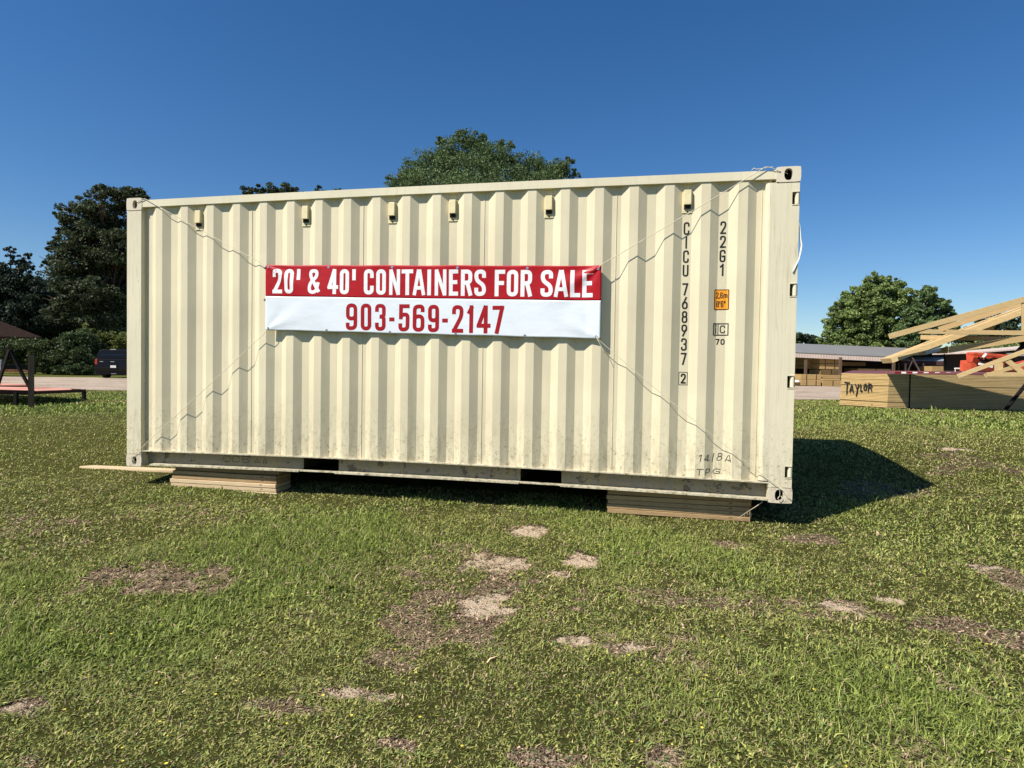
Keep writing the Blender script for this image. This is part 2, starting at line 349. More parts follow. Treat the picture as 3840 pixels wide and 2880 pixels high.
# ------------------------------------------------------------------ grass
def blades(n, sampler, name, label, cfun):
    pass
def sample(n, d0, d1, ang0, ang1):
    a = rng.uniform(ang0, ang1, n); d = np.sqrt(rng.uniform(d0*d0, d1*d1, n))
    yaw = math.radians(11.94)
    th = a-yaw                                  # around the camera's heading
    return CP[0]+np.sin(th)*d, CP[1]+np.cos(th)*d, d
Vs = []; Fs = []; Cs = []; nb = 0
A = math.radians(50)
for (d0, d1, dens, hh, ww, A0, A1) in [(1.7, 3.2, 34000, .020, .0025, -A, A), (3.2, 5.2, 23000, .021, .0031, -A, A), (5.2, 8, 10000, .023, .0046, -A, A), (8, 13, 3600, .024, .0066, -A, A), (13, 26, 800, .028, .014, -A, A)]:
    area = (A1-A0)/2*(d1*d1-d0*d0); n = int(area*dens)
    x, y, d = sample(n, d0, d1, A0, A1)
    b, s = barefn(x, y); lu = lushfn(x, y)
    bn = b+(fbm(x, y, .05, 401, 3)-.5)*1.5; keep = rng.random(n) > np.clip(smooth(.35, .8, bn)*(.12+.83*smooth(.25, .7, s+(fbm(x, y, .035, 77, 2)-.5)*1.6))*(1-.8*smooth(.60, .68, fbm(x, y, .11, 808, 3))), 0, .95)
    keep &= ~((x > .0) & (x < 6.0) & (y > .55) & (y < 2.4))
    keep &= (y < np.interp(x, [-70, -13.4, 5, 11.4, 60], [-2, 11.0, 16.5, 19.6, 32])-.15)
    clump = fbm(x, y, .06, 301, 2); keep &= rng.random(n) < .45+.9*smooth(.35, .65, clump)
    x = x[keep]; y = y[keep]; lu = lu[keep]; b = b[keep]; n = len(x)
    z = gz(x, y)-.004
    h = hh*(.55+.70*lu)*rng.gamma(4, .25, n)*(.75+.5*fbm(x, y, .35, 99, 2)); wd = ww*rng.uniform(.6, 1.5, n)
    leafy = rng.random(n) < (.60-.30*lu)*(1.0 if d0 < 8 else .35)        # small broad leaves near the ground
    tall = rng.random(n) < .008; h = np.where(tall, h*1.8, h)
    phi = rng.uniform(0, 2*math.pi, n); lean = rng.uniform(.25, 1.25, n)+.3*(1-lu)
    h = np.where(leafy, h*.55, h); wd = np.where(leafy, wd*2.7, wd); lean = np.where(leafy, rng.uniform(.8, 2.6, n), lean)
    dead = b+(fbm(x, y, .07, 411, 2)-.5)*.7 > .42; lean = np.where(dead, rng.uniform(1.5, 5, n), lean); h = np.where(dead, h*.6, h)
    ux, uy = np.cos(phi), np.sin(phi); px_, py_ = -uy, ux
    m1 = np.stack([x+ux*h*lean*.30, y+uy*h*lean*.30, z+h*.62], 1); tp = np.stack([x+ux*h*lean, y+uy*h*lean, z+h*np.where(leafy, .75, 1.0)], 1)
    bs = np.stack([x, y, z], 1); sd = np.stack([px_, py_, 0*x], 1)
    V = np.stack([bs-sd*wd[:, None]*.5, bs+sd*wd[:, None]*.5, m1+sd*wd[:, None]*.5, m1-sd*wd[:, None]*.5, tp], 1).reshape(-1, 3)
    k = np.arange(n)*5+nb
    Fs.append(np.stack([k, k+1, k+2], 1)); Fs.append(np.stack([k, k+2, k+3], 1)); Fs.append(np.stack([k+3, k+2, k+4], 1)); nb += n*5
    t = rng.random(n)[:, None]; L = lu[:, None]
    green = np.array([.150, .222, .032])*(1-t)+np.array([.32, .365, .095])*t
    olive = np.array([.205, .232, .046])*(1-t)+np.array([.42, .405, .135])*t
    cl = green*L+olive*(1-L)
    flat_ = b > .3; h = h*1.0; bb_ = smooth(.25, .7, b+(fbm(x, y, .07, 411, 2)-.5)*.7); straw = (rng.random(n) < .035+.09*(1-lu)+.12*smooth(.5, .75, fbm(x, y, .9, 515, 3))+.85*bb_)[:, None]; cl = np.where(straw, np.array([.54, .39, .25])*(.12+1.1*rng.random(n)[:, None]**1.4), cl)
    blu = (leafy & (rng.random(n) < .25))[:, None]; cl = np.where(blu, np.array([.17, .225, .075])*(.8+.5*t), cl)
    cl = cl*(.56+.86*rng.random(n))[:, None]
    Vs.append(V); Cs.append(np.repeat(cl, 5, 0))
grass = npmesh('grass', np.concatenate(Vs), np.concatenate(Fs), M_blade, col=np.concatenate(Cs))
tag(grass, 'short green and olive grass covering the whole field around the container', 'grass', kind='stuff')
print('grass tris', len(grass.data.polygons))
# yellow specks of flowers
x, y, d = sample(260, 1.9, 5.0, -A, A); z = gz(x, y); V = []; Fc = []
for i in range(len(x)):
    r = random.uniform(.0035, .007); c = Vector((x[i], y[i], z[i]+random.uniform(.02, .04))); b0 = len(V)
    V += [c]+[c+Vector((math.cos(a)*r, math.sin(a)*r, r*.3)) for a in [k*math.pi/3 for k in range(6)]]
    Fc += [(b0, b0+1+k, b0+1+(k+1) % 6) for k in range(6)]
fl = npmesh('wildflowers', [tuple(v) for v in V], Fc, plain('yellow_petals', (.75, .62, .08), .6))
tag(fl, 'tiny yellow flowers scattered through the near grass', 'flowers', kind='stuff')
# ------------------------------------------------------------------ shipping container
L_, H_, W_ = 6.058, 2.591, 2.438
box = empty('shipping_container', (0, 0, 0), 'cream corrugated shipping container standing on board stacks, banner tied across its side', 'shipping container')
P0, PIT = .319, .2785; YO, YI = .013, .049
def corr(x):                                   # depth of the corrugated side at x
    u = (x-P0) % PIT
    if x < .20 or x > 5.80: return YI
    if u < .071: return YO
    if u < .139: return YO+(YI-YO)*(u-.071)/.068
    if u < .2105: return YI
    return YI-(YI-YO)*(u-.2105)/.068
def camber(x): return .026*math.sin(math.pi*min(max(x/6.058, 0), 1))
brk = [.16]
k = -1
while True:
    s0 = P0+PIT*k
    for q in (0, .071, .139, .2105):
        if s0+q > .19 and s0+q < 5.80: brk.append(s0+q)
    k += 1
    if s0 > 5.9: break
brk.append(5.86)
mb = MB(); zs = [.150, .6, 1.2, 1.8, 2.55]
for side in (0, 1):
    b0 = len(mb.v)
    for x in brk:
        for j, z in enumerate(zs):
            yy = corr(x); zz = z+(camber(x) if j == 0 else 0)
            mb.v.append((x, yy if side == 0 else W_-yy, zz))
    n = len(zs)
    for i in range(len(brk)-1):
        for j in range(n-1):
            mb.f.append((b0+i*n+j, b0+(i+1)*n+j, b0+(i+1)*n+j+1, b0+i*n+j+1)); mb.mi.append(0)
    if side == 0: o = mb.build('side_panel', M_panel, box)
    else: o = mb.build('side_panel', M_panel, box)
    mb = MB()
# weld seams
for k in (3, 7, 11, 15, 19):
    xx = P0+PIT*k+.139+.036
    if k == 19: xx = 5.79
    mb = MB(); mb.box(xx-.002, xx+.002, YI-.004, YI+.002, .19, 2.50); mb.build('panel_seam', M_panel, box)
# rails
mb = MB(); N = 12
for i in range(N):
    x0 = .170+(5.90-.170)*i/N; x1 = .170+(5.90-.170)*(i+1)/N; c0 = .010*math.sin(math.pi*x0/6.058); c1 = .010*math.sin(math.pi*x1/6.058)
    mb.add([(x0, .004, 2.500+c0), (x1, .004, 2.500+c1), (x1, .066, 2.500+c1), (x0, .066, 2.500+c0), (x0, .004, 2.566+c0), (x1, .004, 2.566+c1), (x1, .066, 2.566+c1), (x0, .066, 2.566+c0)],
           [(0, 1, 5, 4), (4, 5, 6, 7), (3, 2, 1, 0), (2, 3, 7, 6)])
mb.build('top_rail', M_rail, box)
mb = MB(); mb.box(.170, 5.90, W_-.066, W_-.004, 2.503, 2.570); mb.build('top_rail', M_rail, box, bevel=.004)
def rail_b(ysgn):
    mb = MB(); fy = lambda y: y if ysgn == 0 else W_-y
    def bar(x0, x1, ya, yb, za, zb, n=8):
        for i in range(n):
            a = x0+(x1-x0)*i/n; b_ = x0+(x1-x0)*(i+1)/n; ca, cb = camber(a), camber(b_)
            p = [(a, fy(ya), za+ca), (b_, fy(ya), za+cb), (b_, fy(yb), za+cb), (a, fy(yb), za+ca), (a, fy(ya), zb+ca), (b_, fy(ya), zb+cb), (b_, fy(yb), zb+cb), (a, fy(yb), zb+ca)]
            fs = [(3, 2, 1, 0), (4, 5, 6, 7), (0, 1, 5, 4), (2, 3, 7, 6)]
            if i == 0: fs.append((3, 0, 4, 7))
            if i == n-1: fs.append((1, 2, 6, 5))
            mb.add(p, fs)
    bar(.170, 5.88, .000, .092, .146, .156, 14)                     # top flange
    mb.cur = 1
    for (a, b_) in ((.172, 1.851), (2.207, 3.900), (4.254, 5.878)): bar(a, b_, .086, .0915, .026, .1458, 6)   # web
    mb.cur = 0
   
    for (a, b_) in ((.26, 1.851), (2.207, 3.900), (4.254, 5.878)): bar(a, b_, .002, .0918, .012, .0258, 6)     # lower lip
    for (a, b_) in ((1.851, 2.207), (3.900, 4.254)):
        bar(a, b_, .018, .0918, .016, .0235, 3)                       # strap below the pocket
    return mb
M_web = paint('muddy_shaded_web_paint', (.27, .25, .19), rust=(.05, .035, .02), dirt=1.0, chips=.56, rough=.75)  # base colour darkened as shade under the top flange, with mud specks over it
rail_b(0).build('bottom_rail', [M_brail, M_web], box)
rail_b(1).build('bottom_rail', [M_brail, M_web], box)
for (a, b_) in ((1.851, 2.207), (3.900, 4.254)):                     # forklift pockets: tunnels running across
    mb = MB(); z0, z1 = .050, .168; 
    mb.box(a-.006, a, .093, W_-.094, z0, z1); mb.box(b_, b_+.006, .093, W_-.094, z0, z1); mb.box(a, b_, .093, W_-.094, z1, z1+.005); mb.box(a, b_, .9, 1.4, z0, z1)
    mb.build('forklift_pocket', M_under, box)
mb = MB()
mb.box(.06, 6.0, .094, W_-.094, .176, .20)
for i in range(19):
    x = .45+i*.29
    if abs(x-2.03) < .24 or abs(x-4.08) < .24: continue
    mb.box(x-.02, x+.02, .094, W_-.094, .045, .175)
mb.build('underframe', M_under, box)
# roof and ends
mb = MB(); n = 22
for i in range(n):
    x0 = .08+(5.9)*i/n; x1 = x0+5.9/n; xm = (x0+x1)/2
    mb.add([(x0, .06, 2.568), (xm, .06, 2.568), (xm+.02, .06, 2.578), (x1, .06, 2.578), (x0, W_-.06, 2.568), (xm, W_-.06, 2.568), (xm+.02, W_-.06, 2.578), (x1, W_-.06, 2.578)], [(0, 1, 5, 4), (1, 2, 6, 5), (2, 3, 7, 6)])
mb.build('roof_panel', M_rail, box)
mb = MB(); n = 8
for i in range(n):
    y0 = .16+(2.11)*i/n; q = 2.11/n
    mb.add([(.06, y0, .15), (.06, y0+q*.3, .15), (.10, y0+q*.5, .15), (.10, y0+q*.8, .15), (.06, y0+q, .15), (.06, y0, 2.5), (.06, y0+q*.3, 2.5), (.10, y0+q*.5, 2.5), (.10, y0+q*.8, 2.5), (.06, y0+q, 2.5)],
           [(j, j+1, j+6, j+5) for j in range(4)])
mb.build('end_panel', M_panel, box)
for x0, x1 in ((.004, .07), (5.985, 6.050)):
    mb = MB(); mb.box(x0, x1, .17, W_-.17, 2.49, 2.585); mb.build('end_header', M_post, box, bevel=.004)
    mb = MB(); mb.box(x0, x1, .17, W_-.17, .01, .15); mb.build('end_sill', M_post, box, bevel=.004)
for i in range(2):                                                    # the two leaves of the end doors, with lock rods
    y0 = .17+i*1.05; d = MB(); d.box(5.985, 6.030, y0+.005, y0+1.043, .155, 2.485); dr = d.build('door', M_panel, box, bevel=.004)
    for yy in (y0+.25, y0+.8):
        r = MB(); r.tube([(6.048, yy, .08), (6.048, yy, 2.54)], .015, 10)
        for z in (.3, 1.0, 1.7, 2.35): r.box(6.028, 6.052, yy-.05, yy+.05, z-.03, z+.03)
        r.build('lock_rod', M_chrome, dr)
# posts
def post(x0, x1, ysg, hinge_edge=None):
    fy = lambda v: v if ysg == 0 else W_-v
    m_ = MB()
    if x0 < 1:
        pr = [(.004, .150), (.004, .003), (x1-.006, .003), (x1, .009), (x1, .055), (.150, .055), (.15, .150)]
    else:
        pr = [(5.808, .052), (5.812, .020), (5.832, .006), (5.842, .0035), (6.052, .0035), (6.052, .150), (5.98, .150), (5.98, .052)]
    n = len(pr); zz = (.118, 2.473)
    vs = [(a, fy(b_), zz[0]) for a, b_ in pr]+[(a, fy(b_), zz[1]) for a, b_ in pr]
    m_.add(vs, [tuple(range(n)), tuple(range(n, 2*n))[::-1]]+[(i, (i+1) % n, n+(i+1) % n, n+i) for i in range(n)])
    return m_
for ys in (0, 1):
    post(.004, .171, ys).build('corner_post', M_post, box)
    if ys == 1: post(5.84, 6.05, ys).build('corner_post', M_post, box)
# front door-end post with its four hinge notches cut as real recesses
HZ = [(2.302, 2.395), (1.601, 1.695), (.896, .988), (.200, .286)]
mb = MB(); pr = [(5.808, .052), (5.812, .020), (5.832, .006), (5.842, .0035), (6.000, .0035), (6.000, .052)]
n = len(pr); vs = [(a, b_, .168) for a, b_ in pr]+[(a, b_, 2.473) for a, b_ in pr]
mb.add(vs, [tuple(range(n)), tuple(range(n, 2*n))[::-1]]+[(i, (i+1) % n, n+(i+1) % n, n+i) for i in range(n)])
mb.box(5.880, 6.000, .0036, .06, .118, .1678)
cuts = [.118]+[v for h in sorted(HZ) for v in h]+[2.473]
for i in range(0, len(cuts), 2): mb.box(6.0002, 6.052, .0035, .150, cuts[i], cuts[i+1])
mb.box(6.0002, 6.052, .085, .150, .119, 2.472)
mb.build('corner_post', M_post, box)
for (a, b_) in HZ:
    r = MB(); r.tube([(6.040, .020, a+.004), (6.040, .020, b_-.004)], .0165, 12); r.box(6.0235, 6.058, .020, .06, a+.006, b_-.006)
    hb = r.build('hinge', M_rail, box, smooth=False)
    q = MB(); q.box(6.002, 6.05, .070, .084, a, b_); q.build('hinge_recess', M_dark, hb)
    q = MB(); q.box(6.0, 6.050, -.0005, .012, b_, b_+.006); q.build('hinge_lip', M_post, hb); q = MB(); q.box(6.0, 6.050, -.0005, .012, a-.006, a); q.build('hinge_lip', M_post, hb)
# corner castings with oval holes
def casting(x0, x1, z0, z1, ysg, hole, hw, hh_):
    y0, y1 = 0.0, .162
    fy = lambda v: v if ysg == 0 else W_-v
    m_ = MB(); cx_, cz_ = hole; K = 24
    hp = []; op = []
    for i in range(K):
        a = 2*math.pi*i/K; c_, s_ = math.cos(a), math.sin(a)
        ex = abs(c_)**.75*math.copysign(1, c_); ez = abs(s_)**.95*math.copysign(1, s_)
        hp.append((cx_+ex*hw, cz_+ez*hh_))
        t = min((((x1-cx_) if c_ > 0 else (cx_-x0))/abs(c_)) if abs(c_) > 1e-6 else 9, (((z1-cz_) if s_ > 0 else (cz_-z0))/abs(s_)) if abs(s_) > 1e-6 else 9)
        op.append((cx_+c_*t, cz_+s_*t))
    cs = [(x0, z0), (x1, z0), (x1, z1), (x0, z1)]; 
    rad = .012
    op2 = []
    for (px_, pz_) in op:                                             # round the four corners
        qx = min(max(px_, x0+rad), x1-rad); qz = min(max(pz_, z0+rad), z1-rad); dx_, dz_ = px_-qx, pz_-qz; d_ = math.hypot(dx_, dz_)
        op2.append((qx+dx_/d_*rad, qz+dz_/d_*rad) if d_ > rad else (px_, pz_))
    # insert exact corner samples by snapping the nearest rim sample
    for c_ in cs:
        i = min(range(K), key=lambda j: (op[j][0]-c_[0])**2+(op[j][1]-c_[1])**2)
        sx = x0+rad*.3 if c_[0] == x0 else x1-rad*.3; sz = z0+rad*.3 if c_[1] == z0 else z1-rad*.3
        op2[i] = (sx, sz)
    v = [(a, fy(y0+.0), b_) for a, b_ in hp]+[(a, fy(y0), b_) for a, b_ in op2]+[(a, fy(.032), b_) for a, b_ in hp]+[(a, fy(y1), b_) for a, b_ in op2]
    f = []
    for i in range(K):
        j = (i+1) % K
        f += [(i, j, K+j, K+i), (i, j, 2*K+j, 2*K+i), (K+i, K+j, 3*K+j, 3*K+i)]
    m_.add(v, f); m_.add([(a, fy(y1), b_) for a, b_ in op2], [tuple(range(K))])
    o = m_.build('corner_casting', M_cast, box)
    q = MB(); q.box(x0+.018, x1-.018, min(fy(.033), fy(.10)), max(fy(.033), fy(.10)), z0+.012, z1-.012); 
    q.f = [q.f[i] for i in range(6) if i != (2 if ysg == 0 else 3)]; q.mi = q.mi[:5]
    q.build('casting_cavity', M_dark, o)
    return o
for ys in (0, 1):
    casting(0, .172, 2.473, 2.591, ys, (.095, 2.528), .026, .040)
    casting(0, .172, 0, .118, ys, (.093, .058), .026, .038)
    casting(5.880, 6.058, 2.473, 2.591, ys, (5.968, 2.532), .031, .045)
    casting(5.880, 6.058, 0, .118, ys, (5.962, .060), .031, .045)
for (x0, x1, z) in ((.02, .16, 2.4735), (5.885, 6.05, 2.4735), (.03, .16, .1182), (5.90, 5.96, .1182), (5.98, 6.04, .1182)):
    q = MB(); q.box(x0, x1, .0005, .01, z-.003, z+.003); q.build('weld_gap', M_rusty, box)
# vents
for k in (1, 5, 8, 10, 13, 17):
    xm = P0+PIT*k+.139+.0355; vt = None
    r = MB(); r.box(xm-.040, xm+.040, .0415, .0485, 2.272, 2.462); vt = r.build('vent', M_vent, box, bevel=.002)
    r = MB(); r.hull8([Vector(p) for p in [(xm-.028, .0413, 2.334), (xm+.028, .0413, 2.334), (xm+.028, .010, 2.334), (xm-.028, .010, 2.334), (xm-.028, .0413, 2.456), (xm+.028, .0413, 2.456), (xm+.028, .014, 2.450), (xm-.028, .014, 2.450)]])
    r.build('vent_hood', M_vent, vt, bevel=.002)
    r = MB(); r.box(xm-.026, xm+.026, .028, .0412, 2.304, 2.3335); r.build('vent_opening', M_dark, vt)
    r = MB(); r.box(xm-.004, xm+.004, .036, .0412, 2.280, 2.290); r.build('vent_screw', M_dark, vt)
# ------------------------------------------------------------------ stroke lettering
R_ = 'r'
GL = {'0': [('c', R_, [(0, 0), (1, 0), (1, 1), (0, 1)])], 'O': [('c', R_, [(0, 0), (1, 0), (1, 1), (0, 1)])],
 'C': [('o', R_, [(1, .68), (1, 1), (0, 1), (0, 0), (1, 0), (1, .32)])], 'G': [('o', R_, [(1, .72), (1, 1), (0, 1), (0, 0), (1, 0), (1, .44)]), ('o', '', [(1.0, .47), (.5, .47)])],
 'U': [('o', R_, [(0, 1), (0, 0), (1, 0), (1, 1)])], 'S': [('o', R_, [(1, .72), (1, 1), (0, 1), (0, .62), (1, .38), (1, 0), (0, 0), (0, .28)])],
 '2': [('o', R_, [(0, .70), (0, 1), (1, 1), (1, .62), (.02, .0)]), ('o', '', [(0, 0), (1, 0)])],
 '3': [('o', R_, [(0, .74), (0, 1), (1, 1), (1, .54), (.40, .54)]), ('o', R_, [(.40, .54), (1, .50), (1, 0), (0, 0), (0, .27)])],
 '4': [('o', '', [(.74, 0), (.74, 1)]), ('o', '', [(.66, 1), (0, .27)]), ('o', '', [(0, .24), (1.05, .24)])],
 '5': [('o', '', [(1, 1), (.06, 1), (.06, .52)]), ('o', R_, [(.06, .56), (.3, .64), (1, .64), (1, 0), (0, 0), (0, .26)])],
 '6': [('c', R_, [(0, 0), (1, 0), (1, .58), (0, .58)]), ('o', R_, [(0, .3), (0, 1), (1, 1), (1, .76)])],
 '9': [('c', R_, [(0, .42), (1, .42), (1, 1), (0, 1)]), ('o', R_, [(1, .7), (1, 0), (0, 0), (0, .24)])],
 's': [('c', R_, [(0, 0), (1, 0), (1, .56), (0, .56)]), ('o', '', [(.03, .36), (.78, 1)])], 'n': [('c', R_, [(0, .44), (1, .44), (1, 1), (0, 1)]), ('o', '', [(.97, .64), (.22, 0)])],
 '7': [('o', '', [(0, 1), (1, 1)]), ('o', '', [(1, 1), (.36, 0)])], '8': [('c', R_, [(0, 0), (1, 0), (1, .52), (0, .52)]), ('c', R_, [(.06, .52), (.94, .52), (.94, 1), (.06, 1)])],
 '1': [('o', '', [(.62, 1), (.62, 0)]), ('o', '', [(.62, .97), (.12, .80)])], 'A': [('o', '', [(0, 0), (.42, 1)]), ('o', '', [(.58, 1), (1, 0)]), ('o', '', [(.2, .25), (.8, .25)])],
 'N': [('o', '', [(0, 0), (0, 1)]), ('o', '', [(.06, 1), (.94, 0)]), ('o', '', [(1, 0), (1, 1)])], 'T': [('o', '', [(0, 1), (1, 1)]), ('o', '', [(.5, 1), (.5, 0)])],
 'I': [('o', '', [(.5, 0), (.5, 1)])], 'E': [('o', '', [(1, 1), (0, 1), (0, 0), (1, 0)]), ('o', '', [(0, .52), (.85, .52)])], 'F': [('o', '', [(1, 1), (0, 1), (0, 0)]), ('o', '', [(0, .50), (.85, .50)])],
 'L': [('o', '', [(0, 1), (0, 0), (1, 0)])], 'R': [('o', '', [(0, 0), (0, 1)]), ('o', R_, [(0, 1), (1, 1), (1, .5), (0, .5)]), ('o', '', [(.62, .48), (1, 0)])],
 'P': [('o', '', [(0, 0), (0, 1)]), ('o', R_, [(0, 1), (1, 1), (1, .42), (0, .42)])], 'Y': [('o', '', [(0, 1), (.55, .55)]), ('o', '', [(1, 1), (.30, -.05)])],
 '&': [('o', R_, [(1.05, 0), (.1, .74), (.1, 1), (.78, 1), (.78, .74), (0, .42), (0, 0), (.72, 0), (.95, .46)])],
 "'": [('o', '', [(.5, 1), (.5, .66)])], '"': [('o', '', [(.2, 1), (.2, .7)]), ('o', '', [(.8, 1), (.8, .7)])], '-': [('o', '', [(0, .42), (1, .42)])], ',': [('o', '', [(.6, .10), (.4, -.14)])],
 'm': [('o', '', [(0, 0), (0, .66)]), ('o', R_, [(0, .56), (0, .66), (.5, .66), (.5, 0)]), ('o', R_, [(.5, .56), (.5, .66), (1, .66), (1, 0)])], 'i': [('o', '', [(.5, 0), (.5, .62)]), ('o', '', [(.5, .84), (.5, 1)])]}
def rounded(p, closed, r):
    n = len(p); out = []
    for i in range(n):
        if not closed and i in (0, n-1): out.append(p[i]); continue
        a, b_, c_ = Vector(p[i-1]), Vector(p[i]), Vector(p[(i+1) % n]); u = (a-b_); v_ = (c_-b_)
        rr = min(r, u.length*.499, v_.length*.499); s_ = b_+u.normalized()*rr; e_ = b_+v_.normalized()*rr
        for t in [k/5 for k in range(6)]: out.append(tuple(s_*(1-t)**2+b_*2*t*(1-t)*1.0+e_*t*t))
    return out
def ribbon(mb, p, closed, wd, mapf, lay, step):
    q = []
    m_ = len(p); rng_ = range(m_ if closed else m_-1)
    for i in rng_:
        a, b_ = Vector(p[i]), Vector(p[(i+1) % m_]); L = (b_-a).length
        if L < 1e-7: continue
        k = max(1, int(math.ceil(L/step)))
        for j in range(k): q.append(a+(b_-a)*j/k)
    if not closed: q.append(Vector(p[-1]))
    n = len(q); lft = []; rgt = []
    for i in range(n):
        pa = q[i-1] if (closed or i > 0) else None; pb = q[(i+1) % n] if (closed or i < n-1) else None
        d1 = (q[i]-pa).normalized() if pa is not None else None; d2 = (pb-q[i]).normalized() if pb is not None else None
        d1 = d1 or d2; d2 = d2 or d1
        t = (d1+d2); t = t.normalized() if t.length > 1e-6 else d1
        nn = Vector((-t.y, t.x)); sc = 1/max(.45, nn.dot(Vector((-d1.y, d1.x))))
        lft.append(q[i]+nn*wd/2*sc); rgt.append(q[i]-nn*wd/2*sc)
    b0 = len(mb.v)
    for a, b_ in zip(lft, rgt): mb.v.append(mapf(a.x, a.y, lay)); mb.v.append(mapf(b_.x, b_.y, lay))
    for i in range(n if closed else n-1):
        j = (i+1) % n; mb.f.append((b0+2*i, b0+2*i+1, b0+2*j+1, b0+2*j)); mb.mi.append(mb.cur)
def glyph(mb, ch, x0, x1, z0, z1, wd, mapf, step=.02, jit=0, rad=None):
    h2 = wd/2
    for si, (kind, rd, pts) in enumerate(GL[ch]):
        p = [(x0+h2+(x1-x0-wd)*a+random.uniform(-jit, jit), z0+h2+(z1-z0-wd)*b_+random.uniform(-jit, jit)) for a, b_ in pts]
        if kind == 'o' and not rd:               # butt ends reach the box edge
            for e, o_ in ((0, 1), (-1, -2)):
                d = Vector(p[e])-Vector(p[o_]); d.normalize(); p[e] = tuple(Vector(p[e])+d*h2)
        r = (rad if rad else (x1-x0-wd)*.5)
        if rd: p = rounded(p, kind == 'c', r)
        ribbon(mb, p, kind == 'c', wd, mapf, si, step)
def onbox(eps=.0016): return lambda x, z, l: (x, corr(x)-eps-.0002*l, z)
mb = MB()
zt = [2.202, 2.088, 1.978, 1.868, 1.716, 1.606, 1.494, 1.386, 1.276, 1.159]; zb = [2.101, 1.992, 1.878, 1.769, 1.619, 1.509, 1.398, 1.290, 1.176, 1.062]
for ci, (ch, a, b_) in enumerate(zip('CICU7s8n37', zt, zb)):
    if ci == 4: mb.build('owner_code', M_black, box); mb = MB()
    glyph(mb, ch, 5.2035, 5.2485, b_, a, .0125, onbox(), .01)
mb.build('serial_number', M_black, box); mb = MB()
glyph(mb, '2', 5.207, 5.247, .912, .992, .0125, onbox(), .01)
ribbon(mb, [(5.193, .902), (5.258, .902), (5.258, 1.003), (5.193, 1.003)], True, .0035, onbox(), 2, .01)
mb.build('check_digit', M_black, box); mb = MB()
for ch, a, b_ in zip('22G1', (2.200, 2.086, 1.976, 1.866), (2.100, 1.991, 1.878, 1.769)): glyph(mb, ch, 5.483, 5.528, b_, a, .0125, onbox(), .01)
mb.build('size_code', M_black, box); mb = MB()
ribbon(mb, [(5.450, 1.302), (5.559, 1.302), (5.559, 1.392), (5.450, 1.392)], True, .007, onbox(), 2, .008)
ribbon(mb, [(5.484, 1.302), (5.484, 1.392)], False, .005, onbox(), 3, .008)
glyph(mb, 'i', 5.458, 5.478, 1.312, 1.384, .009, onbox(), .008); glyph(mb, 'C', 5.498, 5.538, 1.317, 1.379, .008, onbox(), .008)
glyph(mb, '7', 5.468, 5.497, 1.226, 1.272, .0085, onbox(), .008); glyph(mb, '0', 5.506, 5.537, 1.226, 1.272, .0085, onbox(), .008)
mb.build('railway_mark', M_black, box)
def patch(mb, x0, x1, z0, z1, eps):
    n = 24
    for i in range(n):
        a = x0+(x1-x0)*i/n; b_ = x0+(x1-x0)*(i+1)/n
        mb.add([(a, corr(a)-eps, z0), (b_, corr(b_)-eps, z0), (b_, corr(b_)-eps, z1), (a, corr(a)-eps, z1)], [(0, 1, 2, 3)])
mb = MB(); patch(mb, 5.449, 5.562, 1.501, 1.663, .0011); sg = mb.build('height_sticker', M_orange, box)
mb = MB(); ribbon(mb, rounded([(5.4525, 1.5045), (5.5585, 1.5045), (5.5585, 1.6595), (5.4525, 1.6595)], True, .008), True, .006, onbox(.0018), 0, .008)
for ch, a, b_ in (('2', 5.463, 5.483), (',', 5.485, 5.491), ('6', 5.495, 5.515), ('m', 5.520, 5.550)): glyph(mb, ch, a, b_, 1.592, 1.640, .0068, onbox(.0018), .006)
for ch, a, b_ in (('8', 5.467, 5.488), ("'", 5.491, 5.496), ('6', 5.501, 5.521), ('"', 5.524, 5.537)): glyph(mb, ch, a, b_, 1.522, 1.572, .0068, onbox(.0018), .006)
mb.build('sticker_lettering', M_black, sg)
M_pencil = plain('faint_marker', (.045, .042, .035), .8, .1, var=.5, scale=40)
mb = MB()
for ch, a, b_, z0, z1 in (('1', 5.338, 5.365, .290, .352), ('4', 5.383, 5.422, .296, .348), ('I', 5.430, 5.470, .292, .360), ('8', 5.480, 5.520, .306, .365), ('A', 5.545, 5.587, .300, .355),
                  ('T', 5.340, 5.392, .182, .235), ('P', 5.412, 5.445, .186, .238), ('G', 5.470, 5.525, .196, .240)):
    if ch == 'T': mb.build('handwriting', M_pencil, box); mb = MB()
    glyph(mb, ch, a, b_, z0, z1, .0048, lambda x, z, l: (x+(z-.2)*.15, corr(x+(z-.2)*.15)-.0016-.0002*l, z), .01, .003)
mb.build('handwriting', M_pencil, box)
mb = MB(); M_faint = plain('faint_chalk', (.09, .075, .05), .8, .1, var=.5, scale=30)
for ch, a, b_, z0, z1 in (('O', 1.010, 1.090, .062, .122), ('C', 1.105, 1.180, .062, .120), ('E', 1.215, 1.290, .064, .122), ('A', 1.345, 1.400, .060, .102), ('N', 1.435, 1.472, .058, .094)):
    glyph(mb, ch, a, b_, z0, z1, .004, lambda x, z, l: (x, .0845-.0002*l, z+camber(x)), .02, .004)
mb.build('handwriting', M_faint, box)
